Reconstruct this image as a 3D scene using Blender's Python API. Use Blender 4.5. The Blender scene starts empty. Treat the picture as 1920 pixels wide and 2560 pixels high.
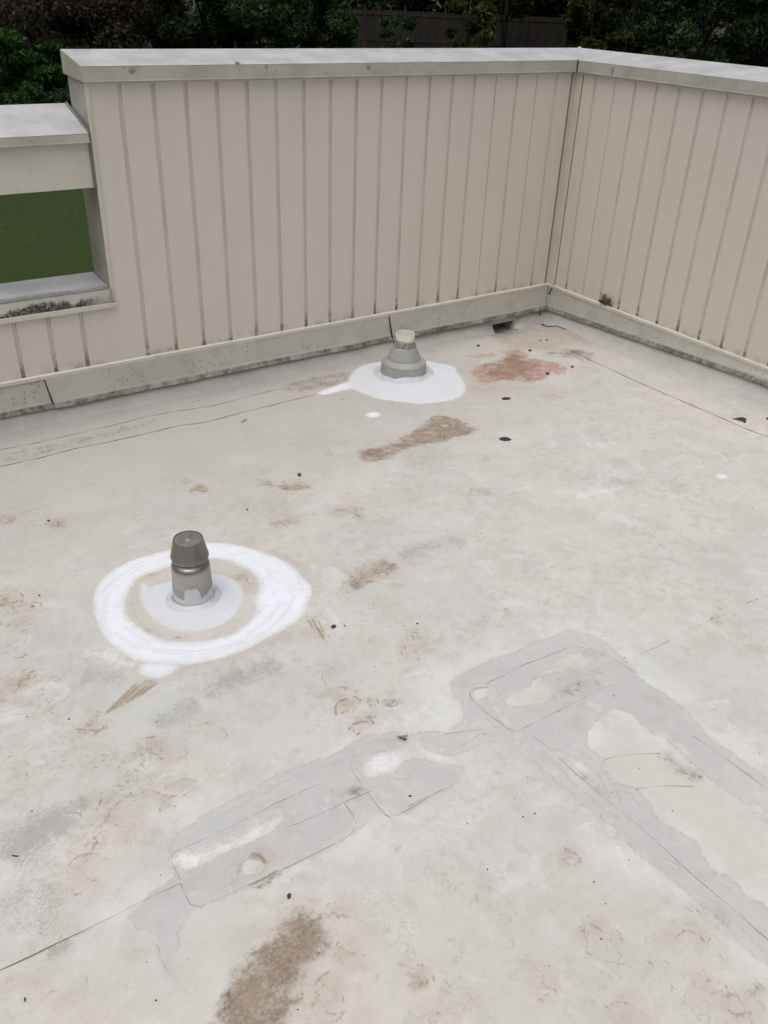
import bpy, math, random
import numpy as np
from mathutils import Vector, Matrix
random.seed(7); rng = np.random.default_rng(7)
SC = bpy.context.scene
COL = SC.collection

# ------------------------------------------------------------------ camera
F_PX = 2183.36
yaw, pit, rol = [math.radians(a) for a in (35.0783, -31.1655, 2.3785)]
CAM = np.array([-4.1353, -4.1117, 1.8167])
FW = np.array([math.sin(yaw)*math.cos(pit), math.cos(yaw)*math.cos(pit), math.sin(pit)])
RT = np.cross(FW, [0, 0, 1]); RT /= np.linalg.norm(RT); UP = np.cross(RT, FW)
RT, UP = RT*math.cos(rol)+UP*math.sin(rol), -RT*math.sin(rol)+UP*math.cos(rol)
cd = bpy.data.cameras.new('camera'); cam = bpy.data.objects.new('camera', cd); COL.objects.link(cam)
cd.sensor_fit = 'VERTICAL'; cd.sensor_height = 24; cd.lens = 24*F_PX/2560
cd.clip_start = 0.05; cd.clip_end = 2000
cam.matrix_world = Matrix(((RT[0], UP[0], -FW[0], CAM[0]), (RT[1], UP[1], -FW[1], CAM[1]), (RT[2], UP[2], -FW[2], CAM[2]), (0, 0, 0, 1)))
SC.camera = cam
SC.render.resolution_x = 768; SC.render.resolution_y = 1024

# ------------------------------------------------------------------ light: overcast day
SUN_EL, SUN_AZ = math.radians(72), math.radians(238)       # azimuth clockwise from +y
w = bpy.data.worlds.new('World'); SC.world = w; w.use_nodes = True
nt = w.node_tree; nt.nodes.clear()
sky = nt.nodes.new('ShaderNodeTexSky'); sky.sky_type = 'NISHITA'; sky.sun_disc = False
sky.sun_elevation = SUN_EL; sky.sun_rotation = SUN_AZ; sky.air_density = 1.0; sky.dust_density = 4.0; sky.ozone_density = 1.0
hs = nt.nodes.new('ShaderNodeHueSaturation'); hs.inputs['Saturation'].default_value = 0.17
bg = nt.nodes.new('ShaderNodeBackground'); bg.inputs['Strength'].default_value = 0.10
wo = nt.nodes.new('ShaderNodeOutputWorld')
# overcast sky: the zenith is about three times as bright as the horizon
tcw = nt.nodes.new('ShaderNodeTexCoord'); sx = nt.nodes.new('ShaderNodeSeparateXYZ'); mr = nt.nodes.new('ShaderNodeMapRange'); mm = nt.nodes.new('ShaderNodeVectorMath'); mm.operation = 'SCALE'
mr.inputs['From Min'].default_value = 0; mr.inputs['From Max'].default_value = 1; mr.inputs['To Min'].default_value = .22; mr.inputs['To Max'].default_value = 1.9
nt.links.new(tcw.outputs['Generated'], sx.inputs[0]); nt.links.new(sx.outputs['Z'], mr.inputs['Value']); nt.links.new(hs.outputs[0], mm.inputs[0]); nt.links.new(mr.outputs[0], mm.inputs['Scale'])
nt.links.new(sky.outputs[0], hs.inputs['Color']); nt.links.new(mm.outputs[0], bg.inputs['Color']); nt.links.new(bg.outputs[0], wo.inputs['Surface'])
sl = bpy.data.lights.new('sun', 'SUN'); sl.energy = 0.68; sl.angle = math.radians(60); sl.color = (1.0, 0.97, 0.93)
so = bpy.data.objects.new('sun', sl); COL.objects.link(so)
sd = Vector((math.sin(SUN_AZ)*math.cos(SUN_EL), math.cos(SUN_AZ)*math.cos(SUN_EL), math.sin(SUN_EL)))
so.rotation_euler = sd.to_track_quat('Z', 'Y').to_euler(); so.location = (-3, -6, 12)
SC.view_settings.view_transform = 'Standard'; SC.view_settings.look = 'None'
SC.view_settings.exposure = 0.0; SC.view_settings.gamma = 1.0

# ------------------------------------------------------------------ measuring helpers: photo point -> place in the world
S = 960/1659
def cr(n, x, y):
    ox, oy, s = {'c1': (0, 0, S), 'c2': (960, 0, S), 'c3': (0, 600, S), 'c4': (960, 600, S), 'c5': (0, 1200, S), 'c6': (960, 1200, S),
                 'c7': (0, 1840, S), 'c8': (960, 1840, S), 'D': (0, 0, 1920/1659), 'z3': (880, 780, 360/1659), 'z4': (1180, 680, 380/1659),
                 'z5': (360, 1280, 280/1659), 'z7': (1700, 950, 220/1659)}[n]
    return ox+x*s, oy+y*s
def ray(px, py): return FW+RT*(px-960)/F_PX-UP*(py-1280)/F_PX
A0, SLP = -0.065, 0.045
def fl(n, x, y):
    px, py = cr(n, x, y); d = ray(px, py)
    t = (A0-SLP*CAM[1]-CAM[2])/(d[2]+SLP*d[1]); p = CAM+t*d
    return (p[0], p[1])
def PL(n, pts): return [fl(n, *p) for p in pts]

# ------------------------------------------------------------------ object helpers
def link(me, name, mat=None, parent=None, smooth=False):
    o = bpy.data.objects.new(name, me); COL.objects.link(o)
    if mat is not None: me.materials.append(mat)
    if parent is not None: o.parent = parent
    if smooth: me.polygons.foreach_set('use_smooth', np.ones(len(me.polygons), bool))
    return o
def mesh(name, v, f, mat=None, parent=None, smooth=False):
    me = bpy.data.meshes.new(name); me.from_pydata([tuple(map(float, p)) for p in v], [], f); me.update()
    return link(me, name, mat, parent, smooth)
def tag(o, label=None, cat=None, group=None, kind=None):
    if label: o['label'] = label
    if cat: o['category'] = cat
    if group: o['group'] = group
    if kind: o['kind'] = kind
    return o
def thing(name, label, cat, loc=(0, 0, 0), rz=0, group=None):
    o = bpy.data.objects.new(name, None); COL.objects.link(o); o.empty_display_size = .1
    o.location = loc; o.rotation_euler = (0, 0, rz); return tag(o, label, cat, group)
def copy_tree(o, parent=None):
    c = o.copy(); COL.objects.link(c)
    if parent is not None: c.parent = parent
    for ch in list(o.children): copy_tree(ch, c)
    return c
class MB:
    def __init__(s): s.v = []; s.f = []
    def box(s, x0, x1, y0, y1, z0, z1):
        b = len(s.v)
        s.v += [(x0, y0, z0), (x1, y0, z0), (x1, y1, z0), (x0, y1, z0), (x0, y0, z1), (x1, y0, z1), (x1, y1, z1), (x0, y1, z1)]
        s.f += [tuple(b+i for i in q) for q in ((0, 3, 2, 1), (4, 5, 6, 7), (0, 1, 5, 4), (1, 2, 6, 5), (2, 3, 7, 6), (3, 0, 4, 7))]
    def prism(s, poly, axis, a, b):
        """closed profile swept along an axis; a and b may be numbers or functions of the profile point (mitres)"""
        n = len(poly); k = len(s.v)
        for e in (a, b):
            for p in poly:
                q = e(p) if callable(e) else e
                s.v.append((q, p[0], p[1]) if axis == 'x' else ((p[0], q, p[1]) if axis == 'y' else (p[0], p[1], q)))
        s.f += [tuple(k+i for i in range(n)), tuple(k+n+i for i in reversed(range(n)))]
        s.f += [(k+i, k+n+i, k+n+(i+1) % n, k+(i+1) % n) for i in range(n)]
    def build(s, name, mat, parent=None, bevel=0, smooth=False, seg=2):
        o = mesh(name, s.v, s.f, mat, parent, smooth)
        import bmesh
        bm = bmesh.new(); bm.from_mesh(o.data); bmesh.ops.recalc_face_normals(bm, faces=bm.faces); bm.to_mesh(o.data); bm.free()
        if bevel:
            m = o.modifiers.new('b', 'BEVEL'); m.width = bevel; m.segments = seg; m.limit_method = 'ANGLE'
        return o
def lathe(name, prof, mat, parent=None, n=64, fn=None, smooth=True):
    v = []; f = []
    for i, (r, z) in enumerate(prof):
        for k in range(n):
            a = 2*math.pi*k/n; rr, zz = (r, z) if fn is None else fn(i, a, r, z)
            v.append((rr*math.cos(a), rr*math.sin(a), zz))
    for i in range(len(prof)-1):
        for k in range(n):
            f.append((i*n+k, i*n+(k+1) % n, (i+1)*n+(k+1) % n, (i+1)*n+k))
    if prof[-1][0] < 1e-4: pass
    return mesh(name, v, f, mat, parent, smooth)
def tube(mb, pts, r0, r1=None, n=6):
    r1 = r0 if r1 is None else r1; k = len(mb.v); m = len(pts)
    for i, p in enumerate(pts):
        p = Vector(p); d = (Vector(pts[min(i+1, m-1)])-Vector(pts[max(i-1, 0)])).normalized()
        a = d.orthogonal().normalized() if i == 0 else (a-d*a.dot(d)).normalized(); b = d.cross(a)
        r = r0+(r1-r0)*i/max(1, m-1)
        for j in range(n):
            t = 2*math.pi*j/n; mb.v.append(tuple(p+a*math.cos(t)*r+b*math.sin(t)*r))
    for i in range(m-1):
        for j in range(n): mb.f.append((k+i*n+j, k+i*n+(j+1) % n, k+(i+1)*n+(j+1) % n, k+(i+1)*n+j))
    mb.f.append(tuple(k+j for j in reversed(range(n)))); mb.f.append(tuple(k+(m-1)*n+j for j in range(n)))

# ------------------------------------------------------------------ material helpers
class NT:
    def __init__(s, name, rough=.6, metal=0, spec=.5):
        s.m = bpy.data.materials.new(name); s.m.use_nodes = True; s.t = s.m.node_tree
        s.b = s.t.nodes['Principled BSDF']; s.b.inputs['Roughness'].default_value = rough; s.b.inputs['Metallic'].default_value = metal
        s.b.inputs['Specular IOR Level'].default_value = spec
        s.tc = s.t.nodes.new('ShaderNodeTexCoord').outputs['Object']; s._g = None
    def geo(s):
        if s._g is None: s._g = s.t.nodes.new('ShaderNodeNewGeometry').outputs['Position']
        return s._g
    def put(s, sock, v):
        if isinstance(v, bpy.types.NodeSocket): s.t.links.new(v, sock)
        elif isinstance(v, (tuple, list)): sock.default_value = tuple(v)+((1,) if len(v) == 3 and sock.type == 'RGBA' else ())
        else: sock.default_value = v
    def noise(s, scale, detail=4, rough=.55, co=None, dist=0, stretch=None, out=0):
        n = s.t.nodes.new('ShaderNodeTexNoise'); n.inputs['Scale'].default_value = scale; n.inputs['Detail'].default_value = detail
        n.inputs['Roughness'].default_value = rough; n.inputs['Distortion'].default_value = dist
        c = co if co is not None else s.geo()
        if stretch:
            mp = s.t.nodes.new('ShaderNodeMapping'); mp.inputs['Scale'].default_value = stretch[:3]
            if len(stretch) > 3: mp.inputs['Rotation'].default_value = (0, 0, stretch[3])
            s.t.links.new(c, mp.inputs[0]); c = mp.outputs[0]
        s.t.links.new(c, n.inputs['Vector']); return n.outputs[out]
    def voro(s, scale, co=None, feat='F1', rnd=1):
        n = s.t.nodes.new('ShaderNodeTexVoronoi'); n.feature = feat; n.inputs['Scale'].default_value = scale; n.inputs['Randomness'].default_value = rnd
        s.t.links.new(co if co is not None else s.geo(), n.inputs['Vector']); return n.outputs['Distance']
    def ma(s, op, a, b=0, c=None):
        n = s.t.nodes.new('ShaderNodeMath'); n.operation = op; s.put(n.inputs[0], a); s.put(n.inputs[1], b)
        if c is not None: s.put(n.inputs[2], c)
        return n.outputs[0]
    def ss(s, v, lo, hi, a=0., b=1.):
        n = s.t.nodes.new('ShaderNodeMapRange'); n.interpolation_type = 'SMOOTHSTEP'
        for i, x in enumerate((v, lo, hi, a, b)): s.put(n.inputs[i], x)
        return n.outputs[0]
    def mix(s, f, a, b, mode='MIX'):
        n = s.t.nodes.new('ShaderNodeMix'); n.data_type = 'RGBA'; n.blend_type = mode
        s.put(n.inputs['Factor'], f); s.put(n.inputs[6], a); s.put(n.inputs[7], b); return n.outputs[2]
    def attr(s, name):
        n = s.t.nodes.new('ShaderNodeAttribute'); n.attribute_name = name; return n.outputs['Fac']
    def xyz(s, co=None):
        n = s.t.nodes.new('ShaderNodeSeparateXYZ'); s.t.links.new(co if co is not None else s.geo(), n.inputs[0]); return n.outputs
    def done(s, col, rough=None, bump=None, bstr=.3, bdist=.002):
        s.put(s.b.inputs['Base Color'], col)
        if rough is not None: s.put(s.b.inputs['Roughness'], rough)
        if bump is not None:
            n = s.t.nodes.new('ShaderNodeBump'); n.inputs['Strength'].default_value = bstr; n.inputs['Distance'].default_value = bdist
            s.t.links.new(bump, n.inputs['Height']); s.t.links.new(n.outputs[0], s.b.inputs['Normal'])
        return s.m
def simple(name, c1, c2=None, scale=20, rough=.6, metal=0, bump=0, **k):
    m = NT(name, rough, metal)
    if c2 is None: c2 = tuple(x*.8 for x in c1)
    n = m.noise(scale, 5)
    return m.done(m.mix(m.ss(n, .3, .7), c1, c2), bump=m.noise(scale*3, 3) if bump else None, bstr=bump, **k)

# painted metal siding: clean flat sheets, dirt collected in the grooves and low down
def mat_siding():
    m = NT('siding_paint', .42); x, y, z = m.xyz()
    base = m.mix(m.ss(m.noise(1.7, 3), .35, .65), (.64, .59, .525), (.62, .583, .515))
    base = m.mix(m.ss(m.noise(9, 5, stretch=(1, 1, .12)), .45, .8, 0, .16), base, (.46, .42, .35))
    g = m.attr('groove'); low = m.ss(z, .17, .42, 1., 0.)
    gd = m.ma('MULTIPLY', g, m.ma('ADD', m.ma('MULTIPLY', m.ss(m.noise(18, 5, stretch=(1, 1, .25)), .3, .75), .22), .10))
    gd = m.ma('MAXIMUM', gd, m.ma('MULTIPLY', m.ma('MULTIPLY', g, m.ss(z, .165, .30, 1., 0.)), m.ss(m.noise(30, 4), .25, .6)))
    base = m.mix(gd, base, (.20, .16, .115))
    smut = m.ma('MULTIPLY', m.ss(z, .165, .215, 1., 0.), m.ss(m.noise(14, 6), .42, .72, 0, .55))
    base = m.mix(smut, base, (.24, .19, .14))
    sp = m.ss(m.voro(9), .012, .02, 1., 0.); sp = m.ma('MULTIPLY', sp, m.ss(m.noise(3), .5, .56))
    base = m.mix(sp, base, (.16, .12, .08))
    return m.done(base, bump=m.noise(2.2, 2, stretch=(1, 1, .3)), bstr=.25, bdist=.01)
def mat_trim(name='trim_paint', c1=(.615, .58, .505), c2=(.56, .53, .46), dirt=.5, spots=.5, edge=None):
    m = NT(name, .45); x, y, z = m.xyz()
    b = m.mix(m.ss(m.noise(5, 5), .35, .7), c1, c2)
    b = m.mix(m.ss(m.noise(16, 7, .7), .52, .8, 0, dirt), b, (.25, .215, .16))
    if spots:
        v = m.ss(m.ma('ADD', m.voro(38), m.ma('MULTIPLY', m.noise(90, 2), .12)), .14, .2, 1., 0.)
        v = m.ma('MULTIPLY', v, m.ss(m.noise(7, 3), .5, .62)); b = m.mix(m.ma('MULTIPLY', v, spots), b, (.13, .10, .07))
    return m.done(b, bump=m.noise(60, 3), bstr=.08)
def mat_apron():
    m = NT('apron_paint', .5); x, y, z = m.xyz()
    b = m.mix(m.ss(m.noise(3.5, 5), .35, .68), (.50, .48, .43), (.46, .445, .40))
    d = m.ma('MULTIPLY', m.ss(m.noise(8, 6, .7), .46, .7), .4); b = m.mix(d, b, (.29, .27, .215))
    v = m.ss(m.ma('ADD', m.voro(44), m.ma('MULTIPLY', m.noise(150, 2), .16)), .22, .28, 1., 0.)
    v = m.ma('MULTIPLY', v, m.ss(m.noise(4, 4), .46, .6)); b = m.mix(m.ma('MULTIPLY', v, .85), b, (.10, .09, .06))
    e = m.ma('MULTIPLY', m.attr('lip'), m.ss(m.noise(13, 7, .7), .3, .6, .45, 1.)); b = m.mix(e, b, m.mix(m.ss(m.noise(35, 5, .75), .38, .6), (.055, .05, .04), (.21, .185, .14)))
    return m.done(b, bump=m.noise(40, 4), bstr=.12)
def mat_coptop():
    m = NT('coping_paint', .42); x, y, z = m.xyz()
    b = m.mix(m.ss(m.noise(6, 6, .6), .35, .65), (.54, .53, .53), (.42, .415, .42))
    b = m.mix(m.ss(m.noise(9, 8, .74, stretch=(1, 1.6, 1)), .44, .7, 0, .62), b, (.36, .36, .37))
    b = m.mix(m.ss(m.voro(26), .03, .05, .45, 0.), b, (.2, .18, .15))
    return m.done(b, bump=m.noise(50, 3), bstr=.06)
def mat_fascia():
    m = NT('fascia_paint', .45)
    b = m.mix(m.ss(m.noise(4, 5), .35, .7), (.47, .445, .38), (.39, .37, .31))
    b = m.mix(m.ss(m.noise(13, 8, .75), .44, .72, 0, .5), b, (.27, .24, .18))
    v = m.ss(m.ma('ADD', m.voro(11), m.ma('MULTIPLY', m.noise(90, 4, .8), .16)), .13, .15, 1., 0.); b = m.mix(m.ma('MULTIPLY', v, .75), b, (.15, .115, .08))
    v = m.ss(m.ma('ADD', m.voro(36), m.ma('MULTIPLY', m.noise(150, 3), .14)), .16, .2, 1., 0.); v = m.ma('MULTIPLY', v, m.ss(m.noise(5), .42, .54))
    b = m.mix(m.ma('MULTIPLY', v, .7), b, (.16, .13, .10))
    return m.done(b, bump=m.noise(50, 3), bstr=.06)
def mat_sillface():
    m = NT('sill_paint', .5); x, y, z = m.xyz()
    b = m.mix(m.ss(m.noise(5, 5), .35, .7), (.58, .555, .49), (.50, .48, .43))
    t = m.ma('ADD', m.ss(z, .468, .54, 1., .15), m.ma('MULTIPLY', m.ma('SUBTRACT', m.noise(9, 6, .7, stretch=(1, 1, .5)), .5), 3.0))
    k = m.ma('MULTIPLY', m.ss(t, .42, .85), m.ss(m.noise(75, 6, .8), .34, .52, .25, 1.)); k = m.ma('MULTIPLY', k, m.ss(x, -3.05, -2.93, 1., .35))
    b = m.mix(k, b, (.045, .035, .035))
    return m.done(b, bump=m.noise(60, 3), bstr=.1)
def mat_silltop():
    m = NT('sill_top_paint', .45); x, y, z = m.xyz()
    b = m.mix(m.ss(m.noise(5, 6, .6), .35, .65), (.50, .50, .49), (.40, .40, .39))
    t = m.ma('ADD', m.ss(y, .09, -.01, 0., 1.), m.ma('MULTIPLY', m.ma('SUBTRACT', m.noise(7, 6, .7, stretch=(.5, 1, 1)), .5), 1.6))
    b = m.mix(m.ma('MULTIPLY', m.ss(t, .2, .95), m.ss(m.noise(70, 5, .75), .3, .6, .5, .95)), b, (.14, .135, .12)); return m.done(b)
M_SID = mat_siding(); M_TRIM = mat_trim(dirt=.35, spots=.4); M_APR = mat_apron(); M_CT = mat_coptop(); M_FAS = mat_fascia(); M_SILL = mat_sillface()
M_JAMB = mat_trim('jamb_paint', (.40, .39, .35), (.30, .295, .265), .8, .6)
M_DARK = simple('under_flap_shade', (.06, .052, .042), (.03, .026, .02), 60, .8)
M_SUB = simple('block_wall', (.42, .40, .36), (.36, .34, .31), 3, .9)

# ------------------------------------------------------------------ parapet walls
ZI, ZO, ZF = 1.477, 1.522, 1.416          # coping inner top, outer top, fascia bottom
YI, YO, TH = -.024, .245, .225            # coping inner / outer reach, wall thickness
P = .1524; XE = -2.888; ZRT, ZAB = .167, 0.0
GRW, GRD = .0090, .0065
GROUND = -4.0

def siding(name, lo, hi, ribs, thin, z0, z1, axis, parent):
    """folded sheet: flat pans with narrow recessed grooves, swept vertically; lo..hi along the wall"""
    prof = [(lo, 0)]; g = [0]
    for r in sorted(list(ribs)+list(thin)):
        if not lo+.02 < r < hi-.02: continue
        wd = GRW if r in ribs else .0022; dp = GRD if r in ribs else .006
        prof += [(r-wd-.0015, 0), (r-wd+.001, dp), (r+wd-.001, dp), (r+wd+.0015, 0)]; g += [0, 1, 1, 0]
    prof.append((hi, 0)); g.append(0)
    zs = list(np.linspace(z0, z1, 9)); v = []; at = []; n = len(prof); f = []
    for z in zs:
        for (a, d), k in zip(prof, g):
            v.append((a, d, z) if axis == 'x' else (d, a, z)); at.append(k)
    for i in range(len(zs)-1):
        for k in range(n-1):
            q = (i*n+k, i*n+k+1, (i+1)*n+k+1, (i+1)*n+k); f.append(q if axis == 'x' else q[::-1])
    # separate verts would be cleaner but a hard edge comes from flat shading
    o = mesh(name, v, f, M_SID, parent); a = o.data.attributes.new('groove', 'FLOAT', 'POINT'); a.data.foreach_set('value', np.array(at, float)); return o

allribs = [-P*k for k in range(1, 60)]
thin1 = [-P*4, -P*2]
ribs1 = [r for r in allribs if r not in thin1]
def coping_prof(yi, yo, zi, zo, drop, t=.0025):
    return [(yi, zi), (yo, zo), (yo, zo-drop-.04), (yo-t, zo-drop-.04), (yo-t, zo-t-.001), (yi+t, zi-t), (yi+t, zi-drop), (yi, zi-drop)]

# --- back wall
back = thing('parapet_wall', 'tall beige metal clad parapet wall across the back, between the low open section and the inner corner', 'wall', (0, 0, 0))
siding('siding', XE+.0, -.006, ribs1, thin1, .13, ZF+.02, 'x', back)
b = MB(); b.box(XE+.004, TH, .012, TH, .03, 1.44)
b.build('wall_core', M_SUB, back)
def coping(parent, axis, lo, hi, yi, yo, zi, zo, drop, capend=False, mit=0):
    """cap sheet (top) and the two fascia flanges as separate part meshes"""
    t = .003
    e = (lambda p: hi+0) if mit == 0 else (lambda p: p[0]*mit)
    top = MB(); top.prism([(yi, zi), (yo, zo), (yo, zo-t), (yi, zi-t)], axis, lo, e if mit else hi); o1 = top.build('coping_top', M_CT, parent, .0015)
    fs = MB(); fs.prism([(yi+.0005, zi-t-.0002), (yi+.003, zi-t-.0002), (yi+.003, zi-drop+.006), (yi-.0005, zi-drop), (yi-.0018, zi-drop+.001), (yi-.0006, zi-drop+.005)], axis, lo, (lambda p: p[0]*mit) if mit else hi)
    fs.prism([(yo-.003, zo-t-.0002), (yo-.0005, zo-t-.0002), (yo-.0005, zo-drop-.03), (yo-.003, zo-drop-.03)], axis, lo, (lambda p: p[0]*mit) if mit else hi)
    o2 = fs.build('coping_fascia', M_FAS, parent)
    return o1, o2
coping(back, 'x', XE-.016, 0, YI, YO, ZI, ZO, ZI-ZF, mit=1)
e = MB(); e.v += [(XE-.0165, YI, ZI-.001), (XE-.0165, YO, ZO-.001), (XE-.0165, YO, ZO-.095), (XE-.0165, YI, ZF+.001), (XE-.0135, YI, ZI-.001), (XE-.0135, YO, ZO-.001), (XE-.0135, YO, ZO-.095), (XE-.0135, YI, ZF+.001)]
e.f += [(0, 1, 2, 3), (7, 6, 5, 4), (0, 4, 5, 1), (1, 5, 6, 2), (2, 6, 7, 3), (3, 7, 4, 0)]; e.build('coping_end', M_FAS, back)
b = MB(); b.box(XE-.0045, XE-.0005, .0, TH, .50, 1.44); b.build('end_panel', M_JAMB, back)
b = MB(); b.box(XE-.006, XE+.012, -.0055, -.0005, .47, ZF+.005); b.box(XE-.006, -.035, -.006, -.0008, ZF-.012, ZF+.01); b.build('edge_trim', M_TRIM, back, .001)
b = MB(); b.box(-.030, -.001, -.005, -.0005, ZRT, ZF); b.build('corner_trim', M_TRIM, back, .001)
b = MB(); b.box(-.0345, -.031, -.0030, -.0004, ZRT, ZF-.006); b.box(-.0275, -.0258, -.0060, -.0052, ZRT, ZF-.006); b.build('sealant_joint', M_DARK, back)

# --- right hand wall
right = thing('parapet_wall', 'beige metal clad parapet wall running toward the viewer along the right side', 'wall', (0, 0, 0))
WEND = -9.0
ribs2 = [-P*k*.995-.010 for k in range(1, 60)]; thin2 = [ribs2[1]]
siding('siding', WEND, -.006, ribs2[:1]+ribs2[2:], thin2, .13, ZF+.02, 'y', right)
b = MB(); b.box(.012, TH, WEND, .011, .03, 1.44); b.build('wall_core', M_SUB, right)
coping(right, 'y', WEND, 0, YI, YO, ZI, ZO, ZI-ZF, mit=1)
b = MB(); b.box(-.005, -.0005, -.060, -.0055, ZRT, ZF); b.box(-.006, -.0008, WEND, -.062, ZF-.012, ZF+.01); b.build('corner_trim', M_TRIM, right, .001)
b = MB(); b.box(-.0022, -.0004, -.0635, -.0615, ZRT, ZF-.014); b.build('sealant_joint', M_DARK, right)
b = MB(); b.v += [(YI-.0015, YI-.0015, ZI+.004), (YI+.01, YI-.0015, ZI+.005), (YO, YO-.012, ZO+.006), (YO, YO, ZO+.006), (YO-.012, YO, ZO+.006), (YI-.0015, YI+.01, ZI+.005)]
b.v += [(x, y, z-.0035) for x, y, z in b.v]
b.f += [(0, 1, 2, 3, 4, 5), (11, 10, 9, 8, 7, 6)]+[(i, i+6, (i+1) % 6+6, (i+1) % 6) for i in range(6)]; b.build('mitre_cover', M_CT, right)
b = MB(); b.box(YI-.006, YI+.003, YI-.007, YI-.001, ZF-.002, ZI-.002); b.build('sealant_bead', M_DARK, right, .002)

# --- low section with the opening
low = thing('open_parapet', 'low parapet section with an open gap under a header beam, left of the tall wall', 'wall', (0, 0, 0))
LX = -8.0
siding('siding', LX, XE, allribs, [], .13, .445, 'x', low)
b = MB(); b.box(LX, XE+.003, .012, TH, .03, .50); b.build('wall_core', M_SUB, low)
zs_i, zs_o = .532, .548
b = MB(); b.prism([(-.012, zs_i), (.245, zs_o), (.245, zs_o-.05), (.235, zs_o-.05), (.235, zs_o-.012), (-.002, zs_i-.012)], 'x', LX, XE-.0046); b.build('sill', mat_silltop(), low, .004)
b = MB(); b.prism([(-.0125, zs_i-.004), (-.009, zs_i-.004), (-.007, .466), (-.0105, .466)], 'x', LX, XE-.004); b.build('sill_fascia', M_SILL, low)
b = MB(); b.box(LX, XE+.012, -.016, -.0006, .440, .464); b.build('sill_trim', M_TRIM, low, .002)
b = MB(); b.box(XE-.014, XE-.002, -.017, -.006, .466, .535); b.build('sealant_bead', M_JAMB, low, .004)
b = MB(); b.box(LX, XE-.005, .0, .2, .988, 1.203); b.build('header_beam', M_TRIM, low, .002)
coping(low, 'x', LX, XE-.02, -.024, .27, 1.2175, 1.305, .038)
b = MB(); b.prism([(-.026, 1.214), (.262, 1.304), (.262, 1.312), (-.026, 1.224)], 'x', XE-.021, XE-.0125)
b.box(XE-.021, XE-.0065, -.008, -.001, .99, 1.205); b.build('flashing_strip', mat_trim('grey_strip', (.22, .21, .19), (.13, .125, .115), .7, 0), low, .002)

# --- base rail and apron flashing (parts of each wall)
def rail_apron(parent, axis, lo, hi, slope, laps, raillaps, mit, offs=(0., .004, .008)):
    sw = 1
    e = (lambda p: p[0]) if mit else hi
    cuts = [lo]+list(raillaps)+[None]
    for i in range(len(cuts)-1):
        d = 0 if i % 2 == 0 else .0016
        pr = [(-.0005, ZRT), (-.012-d, ZRT-.001), (-.0165-d, ZRT-.005), (-.0165-d, ZRT-.021-d), (-.012, ZRT-.024), (-.0005, ZRT-.024)]
        m = MB(); m.prism(pr, axis, cuts[i]-(.004 if i else 0), (e if cuts[i+1] is None else cuts[i+1])); m.build('base_rail', M_TRIM, parent, .0012)
    cuts = [lo]+list(laps)+[None]
    for i in range(len(cuts)-1):
        a0 = cuts[i]-(.02 if i else 0); a1 = cuts[i+1] if cuts[i+1] is not None else hi
        n = max(2, int((a1-a0)/.05)); off = offs[i]; last = cuts[i+1] is None and mit
        prof = [(-.0100-off, ZRT-.02, 0), (-.013-off, .10, 0), (-.017-off, .035, 0), (-.0205-off, .0235, .35), (-.0215-off, .0215, 1), (-.033-off, .001, 1), (-.0315-off, -.001, 1), (-.018-off, .012, 1)]
        v = []; f = []; at = []
        for k in range(n+1):
            t = a0+(a1-a0)*k/n
            wob = .0022*math.sin(t*5.1+i)+.0016*math.sin(t*13+2*i)
            for j, (d, z, l) in enumerate(prof):
                zz = z+(slope*(-t) if z < .09 else slope*(-t)*.35 if z < .11 else 0)+(wob*.6 if j > 2 else 0); dd = d-(abs(wob) if j > 1 else 0)
                tt = dd if (k == n and last) else t+(.022*(1-z/.15) if (k == 0 and i) else 0)
                v.append((tt, dd, zz) if axis == 'x' else (dd, tt, zz)); at.append(l)
        m = len(prof)
        for k in range(n):
            for j in range(m-1):
                q = (k*m+j, (k+1)*m+j, (k+1)*m+j+1, k*m+j+1); f.append(q[::-1] if axis == 'x' else q)
        o = mesh('apron_flashing', v, f, M_APR, parent, False); A = o.data.attributes.new('lip', 'FLOAT', 'POINT'); A.data.foreach_set('value', np.array(at, float))
rail_apron(back, 'x', XE, 0, 0.0, [-1.262], [-2.21], True, (.006, .012))
rail_apron(low, 'x', LX, -2.888, 0.0, [-3.245], [], False, (0., .006))
def lap_line(parent, x, d):
    b = MB(); b.v += [(x-.0235, -.011-d, .145), (x-.019, -.0155-d, .145), (x+.0035, -.034-d, -.001), (x-.005, -.026-d, -.001), (x-.0235, -.009-d, .145), (x-.019, -.0135-d, .145), (x+.002, -.027-d, .002), (x-.004, -.022-d, .002)]
    b.f += [(0, 1, 2, 3), (7, 6, 5, 4), (0, 4, 5, 1), (1, 5, 6, 2), (2, 6, 7, 3), (3, 7, 4, 0)]; b.build('lap_joint', M_DARK, parent)
lap_line(low, -3.245, .0005); lap_line(back, -1.262, .0065)
rail_apron(right, 'y', WEND, 0, .047, [-3.1], [-.90], True)

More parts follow.
